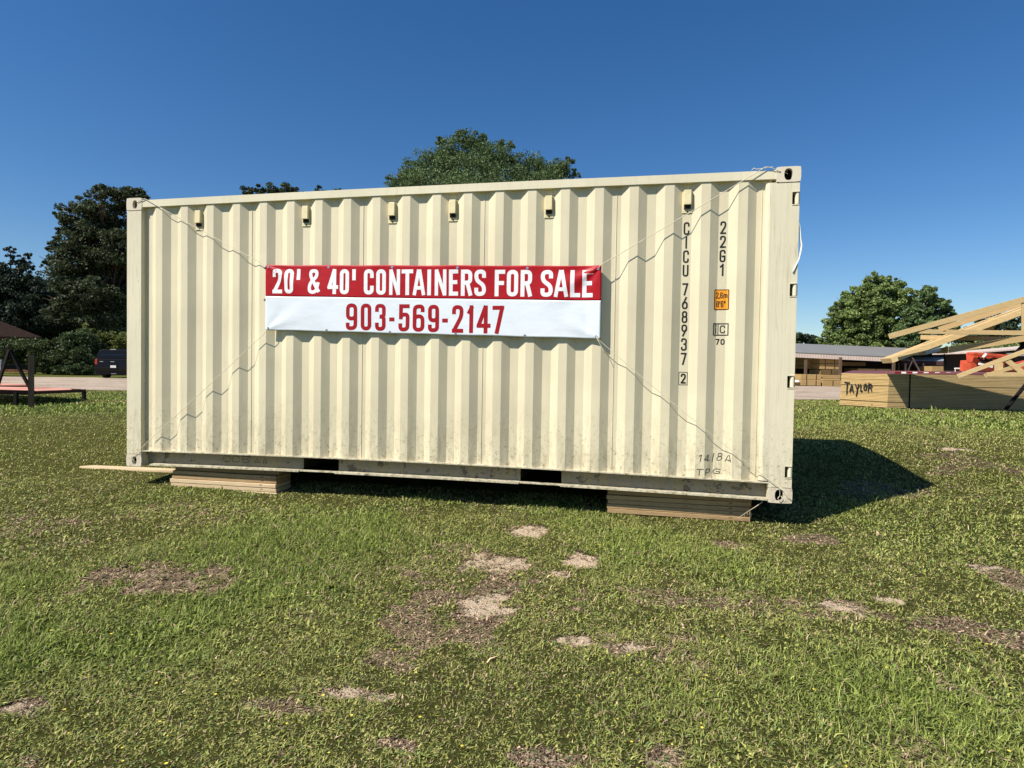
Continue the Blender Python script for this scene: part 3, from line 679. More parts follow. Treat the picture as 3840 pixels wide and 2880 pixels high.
# ------------------------------------------------------------------ banner
BL = lambda u, v: (1.518+u*3.045+(0 if v > .5 else -.003), None, (1.921-.0625*u)-(1-v)*(.597))
def bdisp(x, z):
    u = (x-1.518)/3.045; top = 1.921-.0625*u; v = 1-(top-z)/.597
    y = -.013-.004*math.sin(u*21+1.2)*math.exp(-(1-v)*2.5)-.0025*math.sin(u*9+v*3)
    # tension folds running out of the corners
    for (cu, cv, ang, amp) in ((1, 1, math.radians(210), .010), (0, 1, math.radians(-33), .009), (0, 0, math.radians(25), .004), (1, 0, math.radians(155), .004)):
        dx = (u-cu)*3.045; dz = (v-cv)*.597; r = math.hypot(dx, dz); 
        if r < 1e-4: continue
        a = math.atan2(dz, dx); da = (a-ang+math.pi) % (2*math.pi)-math.pi
        y -= amp*math.cos(da*7)*math.exp(-(da/.55)**2)*math.exp(-((r-.18)/.30)**2)*min(1, r/.06)
    y -= .008*math.sin((u*3.045+v*.35)*2.1)*v*(1-v)*2+.0022*math.sin(u*31+v*9)*(1-v)**2+.0018*math.sin(u*57-v*6)*v**3
    if u > .96: y -= .014*(u-.96)/.04
    return y
ban = empty('vinyl_banner', (0, 0, 0), 'wide red and white vinyl banner advertising containers for sale, roped across the container side', 'banner')
def cloth(name, v0, v1, mat, inset=0):
    nx_, nz_ = 240, 24; V = []; Fc = []
    for j in range(nz_+1):
        for i in range(nx_+1):
            u = inset+(1-2*inset)*i/nx_; v = v0+(v1-v0)*j/nz_
            x = 1.518+u*3.045; z = (1.921-.0625*u)-(1-v)*.597
            z += (.004*math.sin(u*math.pi*5)**2*(v if v > .5 else -1+v))*-.8
            V.append((x, bdisp(x, z), z))
    for j in range(nz_):
        for i in range(nx_): a = j*(nx_+1)+i; Fc.append((a, a+1, a+nx_+2, a+nx_+1))
    o = npmesh(name, V, Fc, mat, ban, smooth=True)
    so_ = o.modifiers.new('thick', 'SOLIDIFY'); so_.thickness = .0012; so_.offset = 1
    return o
cloth('white_field', 0, .522, M_wht); cloth('red_field', .522, 1, M_red)
bmap = lambda x, z, l: (x, bdisp(x, z)-.0022-.0003*l, z)
def btop(x): return 1.921-.0625*(x-1.518)/3.045
mb = MB()
for ch, a, b_ in [('2', 1.589, 1.684), ('0', 1.709, 1.799), ("'", 1.825, 1.868), ('&', 1.941, 2.060), ('4', 2.135, 2.234), ('0', 2.253, 2.341), ("'", 2.367, 2.410), ('C', 2.484, 2.577), ('O', 2.600, 2.690), ('N', 2.721, 2.822), ('T', 2.836, 2.942),
    ('A', 2.940, 3.052), ('I', 3.060, 3.118), ('N', 3.140, 3.246), ('E', 3.268, 3.350), ('R', 3.375, 3.475), ('S', 3.494, 3.595), ('F', 3.671, 3.759), ('O', 3.775, 3.872), ('R', 3.893, 3.990), ('S', 4.063, 4.166), ('A', 4.177, 4.292), ('L', 4.310, 4.392), ('E', 4.409, 4.495)]:
    t = btop((a+b_)/2); glyph(mb, ch, a, b_, t-.259, t-.037, .034 if ch not in "AN&" else .031, bmap, .02)
mb.build('headline_lettering', M_letter, ban)
mb = MB()
for ch, a, b_ in [('9', 2.316, 2.423), ('0', 2.457, 2.557), ('3', 2.593, 2.692), ('-', 2.726, 2.774), ('5', 2.812, 2.912), ('6', 2.942, 3.049), ('9', 3.082, 3.182), ('-', 3.211, 3.262), ('2', 3.299, 3.400), ('1', 3.431, 3.501), ('4', 3.520, 3.635), ('7', 3.655, 3.755)]:
    t = btop((a+b_)/2); glyph(mb, ch, a, b_, t-.575, t-.339, .034, bmap, .02)
mb.build('phone_lettering', M_rprint, ban)
for (x, v) in [(1.545, .965), (2.138, .97), (2.746, .97), (3.343, .965), (3.948, .965), (4.535, .955), (1.545, .03), (2.128, .025), (2.732, .02), (3.333, .02), (3.937, .02), (4.53, .03)]:
    z = btop(x)-(1-v)*.597; y = bdisp(x, z); r = MB(); K = 14
    vs = []
    for (rr, dy) in ((.0055, -.0035), (.011, -.0035), (.0115, -.0015)):
        vs += [(x+rr*math.cos(2*math.pi*k/K), y+dy, z+rr*math.sin(2*math.pi*k/K)) for k in range(K)]
    r.add(vs, [(a*K+k, a*K+(k+1) % K, (a+1)*K+(k+1) % K, (a+1)*K+k) for a in range(2) for k in range(K)]); r.add([v_ for v_ in vs[:K]], [tuple(range(K))]); 
    g_ = r.build('grommet', M_chrome if v > .5 else M_zinc, ban)
for z in (1.60, 1.89):  # black tabs added for the dark shadow bits along the banner's left edge
    mb = MB(); mb.hull8([Vector(p) for p in [(1.492, -.012, z), (1.53, -.010, z-.022), (1.53, -.004, z-.022), (1.492, -.006, z), (1.494, -.012, z+.004), (1.53, -.010, z+.026), (1.53, -.004, z+.026), (1.494, -.006, z+.004)]]); mb.build('edge_shadow_tab', M_dark, ban)
# ------------------------------------------------------------------ ropes
def rope(pts, label, sag=.004, r=.0028):
    P = [Vector(p) for p in pts]; out = []
    for i in range(len(P)-1):
        L = (P[i+1]-P[i]).length; k = max(2, int(L/.05))
        for j in range(k):
            t = j/k; q = P[i].lerp(P[i+1], t); q.z -= sag*4*t*(1-t)*min(1, L); out.append(q)
    out.append(P[-1]); m_ = MB(); m_.tube(out, r, 6); o = m_.build('rope', M_rope, None, smooth=True)
    return tag(o, label, 'rope', 'ropes tying the banner')
rope([(.095, .03, 2.535), (.13, -.006, 2.548), (.175, -.008, 2.572), (.21, -.004, 2.578), (1.50, -.020, 1.925), (1.545, -.024, 1.900)], 'white cord from the top left corner of the container to the banner')
rope([(5.968, .03, 2.545), (5.90, -.006, 2.556), (5.84, -.010, 2.585), (5.80, -.012, 2.592), (4.56, -.034, 1.862), (4.535, -.036, 1.835)], 'white cord from the top right corner of the container to the banner')
rope([(1.545, -.022, 1.338), (1.53, -.022, 1.312), (.155, -.010, .165), (.10, -.006, .10), (.075, -.012, .10), (.06, -.010, .075), (.072, -.008, .058), (.09, -.010, .075), (.097, -.004, .035), (.105, .01, .05)], 'thin cord from the bottom left corner casting up to the banner', r=.0024)
rope([(4.53, -.036, 1.284), (4.548, -.036, 1.258), (5.955, -.012, .128), (5.965, -.008, .105), (5.966, -.010, .06), (5.950, -.014, .040), (5.965, -.012, .022), (5.985, -.010, .040), (5.975, -.004, .058)], 'thin cord from the bottom right corner casting up to the banner', sag=.02, r=.0024)
rope([(4.53, -.030, 1.280), (4.575, -.030, 1.20), (4.60, -.024, 1.145)], 'short loose cord end hanging below the right end of the banner', r=.0024)
rope([(5.96, -.006, .122), (5.99, -.010, .10), (6.02, -.012, .055), (6.05, -.008, .03)], 'frayed cord tail on the bottom right corner casting', r=.0026)
rope([(5.70, .01, 2.576), (5.715, .0, 2.590), (5.735, -.002, 2.580), (5.77, -.004, 2.582), (5.86, -.004, 2.594)], 'loose cord looped over the top rail near the right corner', r=.0026)
# torn white wrap on the door end edge
mb = MB(); P = [(6.050, .010, 2.20), (6.064, .014, 2.12), (6.070, .012, 2.04), (6.078, .010, 1.99), (6.072, .006, 1.94), (6.060, .002, 1.88), (6.030, -.003, 1.81), (6.018, -.004, 1.78)]
wv = [.001, .003, .005, .006, .005, .002, .0015, .001]
vs = []
for p, q in zip(P, wv): vs += [(p[0]-.006, p[1]+.05*q/.016, p[2]+.004), (p[0]+q*.5, p[1]-.004, p[2])]
mb.add(vs, [(2*i, 2*i+1, 2*i+3, 2*i+2) for i in range(len(P)-1)])
o = mb.build('torn_plastic_wrap', M_white, None, smooth=True); o.modifiers.new('t', 'SOLIDIFY').thickness = .001
tag(o, 'torn strip of white plastic fluttering from the right edge of the container', 'plastic strip')
# dead runner of vine under the right corner
mb = MB(); st = [(5.85, .04, -.005), (5.80, .02, -.04), (5.73, .0, -.085), (5.66, -.02, -.135)]; mb.tube(st, .004, 5, .0022)
for i in range(9):
    t = i/9; a = Vector(st[0]).lerp(Vector(st[-1]), t+.05); mb.tube([a, a+Vector((random.uniform(-.03, .03), random.uniform(-.02, .0), random.uniform(-.045, .01)))], .0016, 4, .0008)
mb.tube([(5.75, .01, -.07), (5.755, 0, -.11), (5.745, -.01, -.16), (5.77, -.012, -.18)], .0018, 4, .001)
tag(mb.build('dead_vine', plain('dry_stem', (.46, .38, .26), .8, .1)), 'dry leafless stem sticking out below the bottom right corner', 'dead vine')
# ------------------------------------------------------------------ board stacks under the container
nm = ['topmost', 'second from top', 'third from top', 'fourth from top', 'fifth from top', 'lowest']
def board(x0, x1, y0, y1, z0, z1, mat, tilt=0, yaw=0):
    L = x1-x0; mb = MB(); n = 10
    for i in range(n):
        a = -L/2+L*i/n; b_ = -L/2+L*(i+1)/n
        wa, wb = [random.uniform(-.0008, .0008) for _ in range(2)]
        mb.add([(a, 0, 0), (b_, 0, 0), (b_, y1-y0, 0), (a, y1-y0, 0), (a, 0, z1-z0), (b_, 0, z1-z0), (b_, y1-y0, z1-z0), (a, y1-y0, z1-z0)], [(3, 2, 1, 0), (4, 5, 6, 7), (0, 1, 5, 4), (2, 3, 7, 6)]+([(3, 0, 4, 7)] if i == 0 else [])+([(1, 2, 6, 5)] if i == n-1 else []))
    bm_o = mb.build('board', mat); bm_o.location = ((x0+x1)/2, y0, z0); bm_o.rotation_euler = (0, tilt, yaw)
    bm = bmesh.new(); bm.from_mesh(bm_o.data); bmesh.ops.remove_doubles(bm, verts=bm.verts, dist=1e-5); bm.to_mesh(bm_o.data); bm.free()
    b2 = bm_o.modifiers.new('bevel', 'BEVEL'); b2.width = .004; b2.segments = 2; b2.limit_method = 'ANGLE'
    return bm_o
zl = .007
for i in range(6):
    ztop = zl-.0385*i; d = [.035, .0, .0, -.012, -.012, -.010][i]
    o = board(.455+random.uniform(-.006, .006)+(.01 if i < 3 else -.01), 1.590+random.uniform(-.008, .004), .070+d+random.uniform(-.004, .004), .31, ztop-.036, ztop, M_dkboard if i < 3 else M_plank, random.uniform(-.003, .003), random.uniform(-.014, .014))  # upper boards get the darker wood as painted shade, sunlit lower ones pale
    tag(o, f'{nm[i]} board in the six-high stack under the left end of the container', 'board', 'boards stacked under the container')
nm5 = ['topmost', 'second from top', 'third from top', 'fourth from top', 'lowest']
for i in range(5):
    ztop = zl-.0385*i
    o = board(4.640+random.uniform(-.006, .006), 5.785+random.uniform(-.02, .004), .105+random.uniform(-.006, .006)+(-.01 if i == 4 else 0), .36, ztop-.036, ztop, M_dkboard, random.uniform(-.002, .002), random.uniform(-.010, .010))
    tag(o, f'{nm5[i]} board in the shaded five-high stack under the right end of the container', 'board', 'boards stacked under the container')
mb = MB(); mb.hull8([Vector(p) for p in [(-1.09, .50, -.165), (.44, .545, -.150), (.44, .60, -.150), (-.98, .59, -.16), (-1.09, .51, -.132), (.44, .545, -.112), (.44, .60, -.112), (-.98, .59, -.128)]])
tag(mb.build('plank', M_plank, None, bevel=.003), 'long pale plank lying in the grass past the left corner of the container', 'plank')
# ------------------------------------------------------------------ foliage builder
def leaves(blobs, n, size, cols, seed, flat=.0, cl=.16, spread=1.0):
    r = np.random.default_rng(seed)
    w_ = np.array([(b_[3]*b_[4]*b_[5])**(2/3) for b_ in blobs]); w_ = w_/w_.sum()
    V = []; Cc = []
    for b_, ww in zip(blobs, w_):
        c0 = np.array(b_[:3]); rad = np.array(b_[3:6]); nc = max(10, int(26*(ww*len(blobs))**.8)+int(n*ww/260))
        d = r.normal(size=(nc, 3)); d /= np.linalg.norm(d, axis=1)[:, None]
        rr = r.uniform(.12, 1.0, nc)**.5; cc_ = c0+d*rad*rr[:, None]
        per = int(n*ww/nc)+1; cr = rad.mean()*cl*1.25*r.uniform(.6, 1.7, nc)
        tone = r.uniform(.72, 1.25, nc)
        o = r.normal(size=(nc, per, 3)); o /= np.linalg.norm(o, axis=2)[:, :, None]; o *= (r.uniform(.15, 1.0, (nc, per, 1))**.5)
        pts = cc_[:, None, :]+o*cr[:, None, None]*np.array([1.25, 1.25, .8])*spread
        pts = pts.reshape(-1, 3); m_ = len(pts)
        a = r.normal(size=(m_, 3)); a /= np.linalg.norm(a, axis=1)[:, None]; b2 = np.cross(a, r.normal(size=(m_, 3))); b2 /= np.linalg.norm(b2, axis=1)[:, None]
        s_ = size*r.uniform(.5, 1.35, m_)[:, None]
        q = np.stack([pts-a*s_*.5, pts+b2*s_*.28, pts+a*s_*.5, pts-b2*s_*.28], 1)
        V.append(q.reshape(-1, 3))
        t = r.random(m_)[:, None]; cl_ = (np.array(cols[0])*(1-t)+np.array(cols[1])*t)*np.repeat(tone, per)[:, None]
        Cc.append(np.repeat(cl_, 4, 0))
    V = np.concatenate(V); k = np.arange(len(V)//4)*4
    return V, np.stack([k, k+1, k+2, k+3], 1), np.concatenate(Cc)
def tree(name, base, blobs, n, size, cols, label, cat, seed, trunk=.35, group=None, limbs=True, **kw):
    root = empty(name, base, label, cat, group)
    V, Fc, Cc = leaves(blobs, n, size, cols, seed, **kw)
    V = V-np.array(base)
    npmesh('crown', V, Fc, M_leaf, root, col=Cc)
    mb = MB(); zc = np.mean([b_[2] for b_ in blobs]); cx_ = np.mean([b_[0] for b_ in blobs]); cy_ = np.mean([b_[1] for b_ in blobs])
    b0 = Vector(base); top = Vector((cx_, cy_, zc))-b0; top = Vector((top.x*.3, top.y*.3, top.z*.75))
    mb.tube([(0, 0, -.2), top*.35+Vector((.05, 0, 0)), top*.7, top], trunk, 8, trunk*.45)
    rr = random.Random(seed)
    if limbs:
        for b_ in blobs:
            e = Vector(b_[:3])-b0+Vector((0, 0, b_[5]*.4)); s_ = top*rr.uniform(.45, .95); md = s_.lerp(e, .5)+Vector((0, 0, -.04*(e-s_).length))
            mb.tube([s_, md, e], trunk*.32, 5, trunk*.06)
            for _ in range(3):
                e2 = e+Vector((rr.uniform(-1, 1)*b_[3], rr.uniform(-1, 1)*b_[4], rr.uniform(-.3, .9)*b_[5]))*.75; mb.tube([md.lerp(e, .4), md.lerp(e, .7).lerp(e2, .4), e2], trunk*.13, 4, trunk*.03)
    mb.build('trunk', M_bark, root, smooth=True)
    return root
def pb(px, py, D, rx, ry, dd=0, dep=None):      # blob from where it stands: pixel, distance, radii in pixels at that distance
    p = at(px, py, D+dd); s_ = (D+dd)/F
    return (p.x, p.y, p.z, rx*s_, (dep if dep else rx*s_), ry*s_)
def foot(px, D): p = at(px, 1380, D); return (p.x, p.y, float(gz(p.x, p.y)))
DK = ((.042, .056, .025), (.085, .105, .045)); MD = ((.075, .125, .045), (.17, .235, .085)); BR = ((.11, .165, .045), (.25, .31, .10)); YG = ((.10, .13, .030), (.17, .19, .045))
# big oak on the left
D = 58
ob = [pb(395, 770, D, 95, 62, 2), pb(300, 820, D, 75, 60), pb(490, 750, D, 60, 48, 2), pb(545, 790, D, 55, 45, 2), pb(250, 800, D, 40, 45), pb(420, 880, D, 90, 55, 3), pb(205, 925, D, 32, 26, -2), pb(178, 980, D, 26, 22, -2), pb(280, 960, D, 75, 55, -1), pb(390, 1000, D, 95, 70, 1),
      pb(240, 1050, D, 75, 65, -2), pb(330, 1110, D, 90, 75, -2), pb(440, 1110, D, 80, 80, 1), pb(230, 1160, D, 70, 60, -2), pb(380, 1210, D, 100, 60, -1), pb(500, 1000, D, 90, 90, 3), pb(600, 900, D, 60, 70, 4), pb(560, 1150, D, 90, 100, 3), pb(330, 900, D, 80, 60), pb(360, 860, D, 90, 70, 2), pb(260, 880, D, 55, 40), pb(290, 1020, D, 100, 80), pb(450, 940, D, 90, 80), pb(520, 738, D, 50, 34, 2), pb(572, 775, D, 34, 24, 2), pb(450, 728, D, 55, 32, 2), pb(380, 722, D, 42, 26)]
tree('oak_tree', foot(400, D), ob, 95000, .25, DK, 'tall dark oak behind the truck, its crown rising above the left end of the container', 'tree', 1, .5, 'trees behind the yard')
D = 66
cb = [pb(40, 950, D, 22, 30), pb(40, 1000, D, 55, 35), pb(95, 965, D, 28, 20), pb(110, 1010, D, 30, 26), pb(60, 1060, D, 85, 50), pb(10, 1090, D, 80, 60), pb(110, 1120, D, 70, 55), pb(40, 1170, D, 110, 60), pb(-60, 1010, D, 60, 50), pb(-60, 1130, D, 90, 80), pb(100, 1200, D, 80, 60), pb(-20, 1230, D, 90, 60), pb(160, 1090, D, 60, 70), pb(30, 1080, D, 100, 70), pb(180, 1180, D, 80, 70)]
tree('cedar_tree', foot(30, D), cb, 52000, .24, ((.020, .035, .020), (.040, .060, .034)), 'dark cedar at the left edge with drooping feathery boughs against the sky', 'tree', 2, .4, 'trees behind the yard')
D = 72
tree('oak_tree', foot(230, D), [pb(180, 1150, D, 130, 110), pb(330, 1150, D, 130, 120, 3), pb(60, 1230, D, 130, 90), pb(450, 1180, D, 120, 110, 3), pb(-80, 1200, D, 120, 110), pb(330, 1240, D, 140, 80), pb(180, 1250, D, 140, 80)], 46000, .34, DK, 'shadowy dark tree mass between the cedar and the oak, behind the brown roof', 'tree', 3, .4, 'trees behind the yard')
# crowns over the container's top edge
D = 60
tree('oak_tree', foot(1000, D), [pb(930, 735, D, 45, 30), pb(1000, 725, D, 45, 32), pb(1065, 718, D, 50, 30), pb(1110, 728, D, 34, 22), pb(980, 800, D, 110, 70), pb(1050, 870, D, 130, 90)], 26000, .24, DK, 'dark rounded treetop peeping over the container, left of the feathery tree', 'tree', 4, .35, 'trees behind the yard')
tree('oak_tree', foot(1225, D+2), [pb(1225, 722, D, 42, 26, 2), pb(1262, 728, D, 30, 22, 2), pb(1230, 800, D, 90, 65, 2), pb(1230, 900, D, 110, 80, 2)], 16000, .24, DK, 'smallest dark treetop just showing above the container rail beside the feathery tree', 'tree', 5, .3, 'trees behind the yard')
D = 38
mbk = [pb(1735, 560, D, 85, 55), pb(1740, 515, D, 40, 22), pb(1640, 600, D, 75, 45), pb(1850, 590, D, 85, 50), pb(1560, 640, D, 65, 36), pb(1500, 675, D, 50, 28), pb(1960, 620, D, 80, 42), pb(2060, 640, D, 70, 34), pb(2125, 640, D, 38, 28), pb(1740, 650, D, 140, 60), pb(1900, 680, D, 140, 50), pb(1600, 700, D, 120, 50), pb(2040, 700, D, 110, 50), pb(1475, 690, D, 30, 20), pb(2165, 655, D, 20, 10), pb(1820, 760, D, 260, 70), pb(1650, 530, D, 24, 16), pb(1800, 520, D, 34, 22), pb(1900, 545, D, 34, 20), pb(2130, 605, D, 26, 14)]
tree('mesquite_tree', foot(1820, D), mbk, 110000, .12, ((.065, .110, .040), (.15, .21, .08)), 'wide feathery green tree standing behind the middle of the container', 'tree', 6, .35, 'trees behind the yard', cl=.22)
# trees on the right
D = 78
rb = [pb(3310, 1085, D, 60, 50), pb(3270, 1060, D, 38, 36), pb(3355, 1065, D, 34, 34), pb(3385, 1120, D, 48, 46), pb(3215, 1120, D, 52, 46), pb(3160, 1150, D, 42, 40), pb(3260, 1150, D, 70, 60), pb(3350, 1190, D, 75, 60), pb(3150, 1210, D, 55, 45), pb(3240, 1230, D, 80, 50), pb(3330, 1260, D, 80, 40), pb(3120, 1250, D, 38, 34), pb(3090, 1275, D, 26, 22), pb(3180, 1270, D, 70, 34), pb(3420, 1180, D, 34, 40), pb(3400, 1140, D, 40, 40), pb(3200, 1180, D, 70, 60), pb(3300, 1130, D, 80, 70), pb(3410, 1250, D, 60, 50), pb(3130, 1300, D, 60, 24), pb(3230, 1300, D, 80, 24), pb(3340, 1300, D, 80, 24), pb(3440, 1300, D, 70, 24)]
tree('broadleaf_tree', foot(3270, D), rb, 90000, .33, BR, 'largest bushy green tree, between the container and the roof trusses behind the lumber shed', 'tree', 7, .5, 'trees on the right')
D = 70
rb = [pb(3475, 1110, D, 38, 40), pb(3480, 1085, D, 20, 18), pb(3520, 1150, D, 42, 40), pb(3545, 1190, D, 38, 34), pb(3440, 1180, D, 50, 46), pb(3500, 1230, D, 70, 44), pb(3420, 1250, D, 60, 40), pb(3560, 1160, D, 16, 12), pb(3570, 1225, D, 28, 26), pb(3440, 1290, D, 70, 30)]
tree('broadleaf_tree', foot(3500, D), rb, 50000, .30, MD, 'smaller green tree with a pointed top, partly crossed by the roof trusses', 'tree', 8, .4, 'trees on the right')
D = 120
tree('broadleaf_tree', foot(3020, D), [pb(2990, 1270, D, 40, 22), pb(3040, 1275, D, 34, 22), pb(2950, 1265, D, 40, 26), pb(3070, 1290, D, 24, 14)], 15000, .42, ((.035, .055, .030), (.065, .090, .048)), 'low distant dark treetops above the shed roof beside the container edge', 'tree', 9, .4, 'trees on the right')
tree('broadleaf_tree', foot(3720, D), [pb(3700, 1215, D, 60, 40), pb(3780, 1205, D, 50, 30), pb(3830, 1200, D, 40, 26), pb(3900, 1200, D, 60, 34), pb(3640, 1260, D, 70, 40), pb(3760, 1270, D, 100, 50), pb(3880, 1270, D, 90, 50)], 30000, .42, ((.035, .060, .030), (.070, .100, .048)), 'distant dark tree row seen through the trusses at the right edge', 'tree', 10, .4, 'trees on the right')
D = 62
D = 120
V, Fc, Cc = leaves([pb(px_, 1330+random.uniform(-8, 14), D, 90, 50, random.uniform(-4, 8)) for px_ in range(560, 2900, 110)], 30000, .6, ((.045, .065, .032), (.080, .110, .050)), 91)
tag(npmesh('distant_woods', V, Fc, M_leaf, None, col=Cc), 'far low woods closing off the lot behind the container', 'woods', kind='stuff')
D = 62
tree('shrub', foot(3700, D), [pb(3600, 1315, D, 70, 24), pb(3720, 1300, D, 80, 30), pb(3840, 1290, D, 70, 34)], 9000, .28, BR, 'green brush behind the orange machine under the trusses', 'shrub', 12, .08, 'brush around the yard', limbs=False)
# hedge and vines at left
D = 47
hb = [pb(x_, y_, D, rx_, ry_, dd) for (x_, y_, rx_, ry_, dd) in [(40, 1300, 70, 28, 0), (140, 1300, 70, 28, 0), (230, 1290, 60, 34, 1), (100, 1340, 90, 40, 1), (10, 1340, 70, 40, 1), (180, 1350, 60, 45, 0), (250, 1340, 70, 50, 0)]]
tree('hedge', foot(130, D), hb, 40000, .17, ((.035, .060, .020), (.090, .115, .035)), 'overgrown green hedge below the brown roof at the left edge', 'hedge', 13, .08, 'brush around the yard', limbs=False, cl=.2)
hb = [pb(x_, y_, D, rx_, ry_, dd) for (x_, y_, rx_, ry_, dd) in [(300, 1280, 55, 42, 1), (290, 1340, 55, 50, 0), (300, 1385, 50, 26, -1), (240, 1385, 40, 24, -1), (340, 1300, 40, 40, 2), (200, 1385, 40, 24, 0), (255, 1290, 40, 30, 1)]]
tree('shrub', foot(280, D), hb, 30000, .17, ((.035, .060, .022), (.080, .110, .035)), 'tangled dark green bush just left of the parked truck', 'shrub', 14, .08, 'brush around the yard', limbs=False, cl=.2)
D = 51
hb = [pb(x_, y_, D, rx_, ry_, dd) for (x_, y_, rx_, ry_, dd) in [(370, 1275, 45, 30, 0), (430, 1265, 40, 26, 0), (470, 1290, 50, 34, 0), (400, 1320, 80, 50, 1), (520, 1290, 60, 50, 1), (350, 1350, 60, 40, 0), (330, 1240, 30, 20, 0)]]
tree('shrub', foot(420, D), hb, 34000, .17, YG, 'sunlit yellow green bush rising behind the parked truck', 'shrub', 15, .08, 'brush around the yard', limbs=False, cl=.2)
# weeds along the grass strip
# ------------------------------------------------------------------ house far left
D = 54
hs_ = empty('house', foot(0, D), 'brown roofed house behind the hedge at the left edge', 'house'); h0 = Vector(hs_.location)
e0 = at(157, 1264, D)-h0; r0 = at(-60, 1180, D+4)-h0; l0 = at(-330, 1258, D)-h0; bk = at(100, 1262, D+9)-h0; bl = at(-330, 1258, D+9)-h0; rl = at(-330, 1180, D+4)-h0
mb = MB(); mb.add([e0, l0, r0, rl, bk, bl], [(0, 1, 3, 2), (0, 2, 4), (2, 3, 5, 4)]); ro = mb.build('roof', M_shingle, hs_); ro.modifiers.new('t', 'SOLIDIFY').thickness = .18
mb = MB(); wv_ = lambda px, dd: at(px, 1270, D+dd)-h0
a, b_, c_, d_ = wv_(125, .8), wv_(-320, .8), wv_(-320, 8), wv_(85, 8)
mb.hull8([Vector((p.x, p.y, -.1)) for p in (a, b_, c_, d_)]+[Vector((p.x, p.y, e0.z-.05)) for p in (a, b_, c_, d_)]); mb.build('wall', M_brick, hs_)
# low grey trailer beyond the A-frame
def dirs():                                     # ground directions across and away from the camera
    r = Vector((RM[0, 0], RM[0, 1], 0)).normalized(); f = Vector((RM[2, 0], RM[2, 1], 0)).normalized(); return r, f
RX, FW = dirs()
def prism(mb, c, wr, hf, z0, z1, rot=0, top=1.0):
    r = (RX*math.cos(rot)+FW*math.sin(rot)); f = (FW*math.cos(rot)-RX*math.sin(rot))
    q = lambda k, z: [Vector((c.x, c.y, z))+r*wr*k*i+f*hf*k*j for i, j in ((-1, -1), (1, -1), (1, 1), (-1, 1))]
    mb.hull8(q(1, z0)+q(top, z1))
D = 40
t0 = foot(-20, D); tr = empty('utility_trailer', t0, 'low grey open trailer in the shade of the hedge, behind the steel frame', 'trailer'); tb = Vector(t0)
mb = MB(); c0 = Vector((0, 0, 0)); prism(mb, c0, 1.25, 1.0, .45, .75); mb.build('bed', M_under, tr)
mb = MB()
for s_ in (-1, 1):
    prism(mb, c0+RX*1.2*s_-FW*.98, .04, .04, .0, 1.02)
mb.beam(c0-RX*1.25-FW+Vector((0, 0, 1.02)), c0+RX*1.3-FW+Vector((0, 0, 1.02)), .06, .06); mb.build('side_rail', M_zinc, tr)
mb = MB(); c = c0-FW*.95-RX*.2; mb.tube([c+Vector((0, 0, .3))-FW*.1, c+Vector((0, 0, .3))+FW*.1], .3, 14); mb.build('wheel', M_tire, tr)
# ------------------------------------------------------------------ pickup truck
D = 38.6
t0 = Vector(foot(421, D)); tk = empty('pickup_truck', t0, 'dark blue pickup truck with a canopy over its bed, parked tail-on beside the bushes', 'pickup truck', rz=0)
r, f = RX*.98-FW*.2, FW*.98+RX*.2; r.normalize(); f = (FW+RX*.12).normalized(); f = (FW-RX*.16).normalized(); r = Vector((f.y, -f.x, 0))
def TP(a, b_, z): return r*a+f*b_+Vector((0, 0, z))     # a across, b along, z up
def loft(mb, secs):                                      # sections: (b, [(a,z)...])
    b0 = len(mb.v); n = len(secs[0][1])
    for (bb, pr) in secs:
        for (a, z) in pr: mb.v.append(tuple(TP(a, bb, z)))
    for i in range(len(secs)-1):
        for k in range(n):
            j = (k+1) % n; mb.f.append((b0+i*n+k, b0+i*n+j, b0+(i+1)*n+j, b0+(i+1)*n+k)); mb.mi.append(mb.cur)
    mb.f.append(tuple(b0+k for k in range(n))); mb.mi.append(mb.cur); mb.f.append(tuple(b0+(len(secs)-1)*n+k for k in range(n))); mb.mi.append(mb.cur)
low = [(-.98, .24), (-1.0, .8), (-1.0, 1.1), (-.97, 1.22), (.97, 1.22), (1.0, 1.1), (1.0, .8), (.98, .24)]
mb = MB(); loft(mb, [(0, low), (.05, [(a*1.01, z) for a, z in low]), (4.3, low), (5.3, [(a*.97, min(z, 1.12)) for a, z in low]), (5.6, [(a*.9, min(z, .95)) for a, z in low])]); body = mb.build('body', M_car, tk, bevel=.03)
can = [(-.96, 1.225), (-.93, 1.45), (-.80, 1.71), (-.62, 1.79), (.62, 1.79), (.80, 1.71), (.93, 1.45), (.96, 1.225)]
mb = MB(); loft(mb, [(.08, can), (.35, [(a, z+.03 if z > 1.6 else z) for a, z in can]), (1.95, [(a, z+.03 if z > 1.6 else z) for a, z in can])]); cn = mb.build('bed_canopy', M_car, tk, bevel=.03)
mb = MB(); loft(mb, [(1.98, can), (3.6, can), (4.5, [(a, min(z, 1.30)) for a, z in can])]); mb.build('cab', M_glass, tk)
mb = MB(); mb.add([TP(-.70, .07, 1.42), TP(.70, .07, 1.42), TP(.60, .10, 1.70), TP(-.60, .10, 1.70)], [(0, 1, 2, 3)]); q = mb.build('rear_window', M_glass, cn); q.modifiers.new('t', 'SOLIDIFY').thickness = .02
mb = MB(); mb.beam(TP(-.16, .12, 1.81), TP(.16, .12, 1.81), .05, .05); mb.build('high_brake_light', M_chrome, cn)
mb = MB(); mb.box(0, 1, 0, 1, 0, 1, lambda v: tuple(TP(-.98+1.96*v[0], -.12+.14*v[1], .42+.26*v[2]))); mb.build('bumper', M_blkst, tk, bevel=.02)
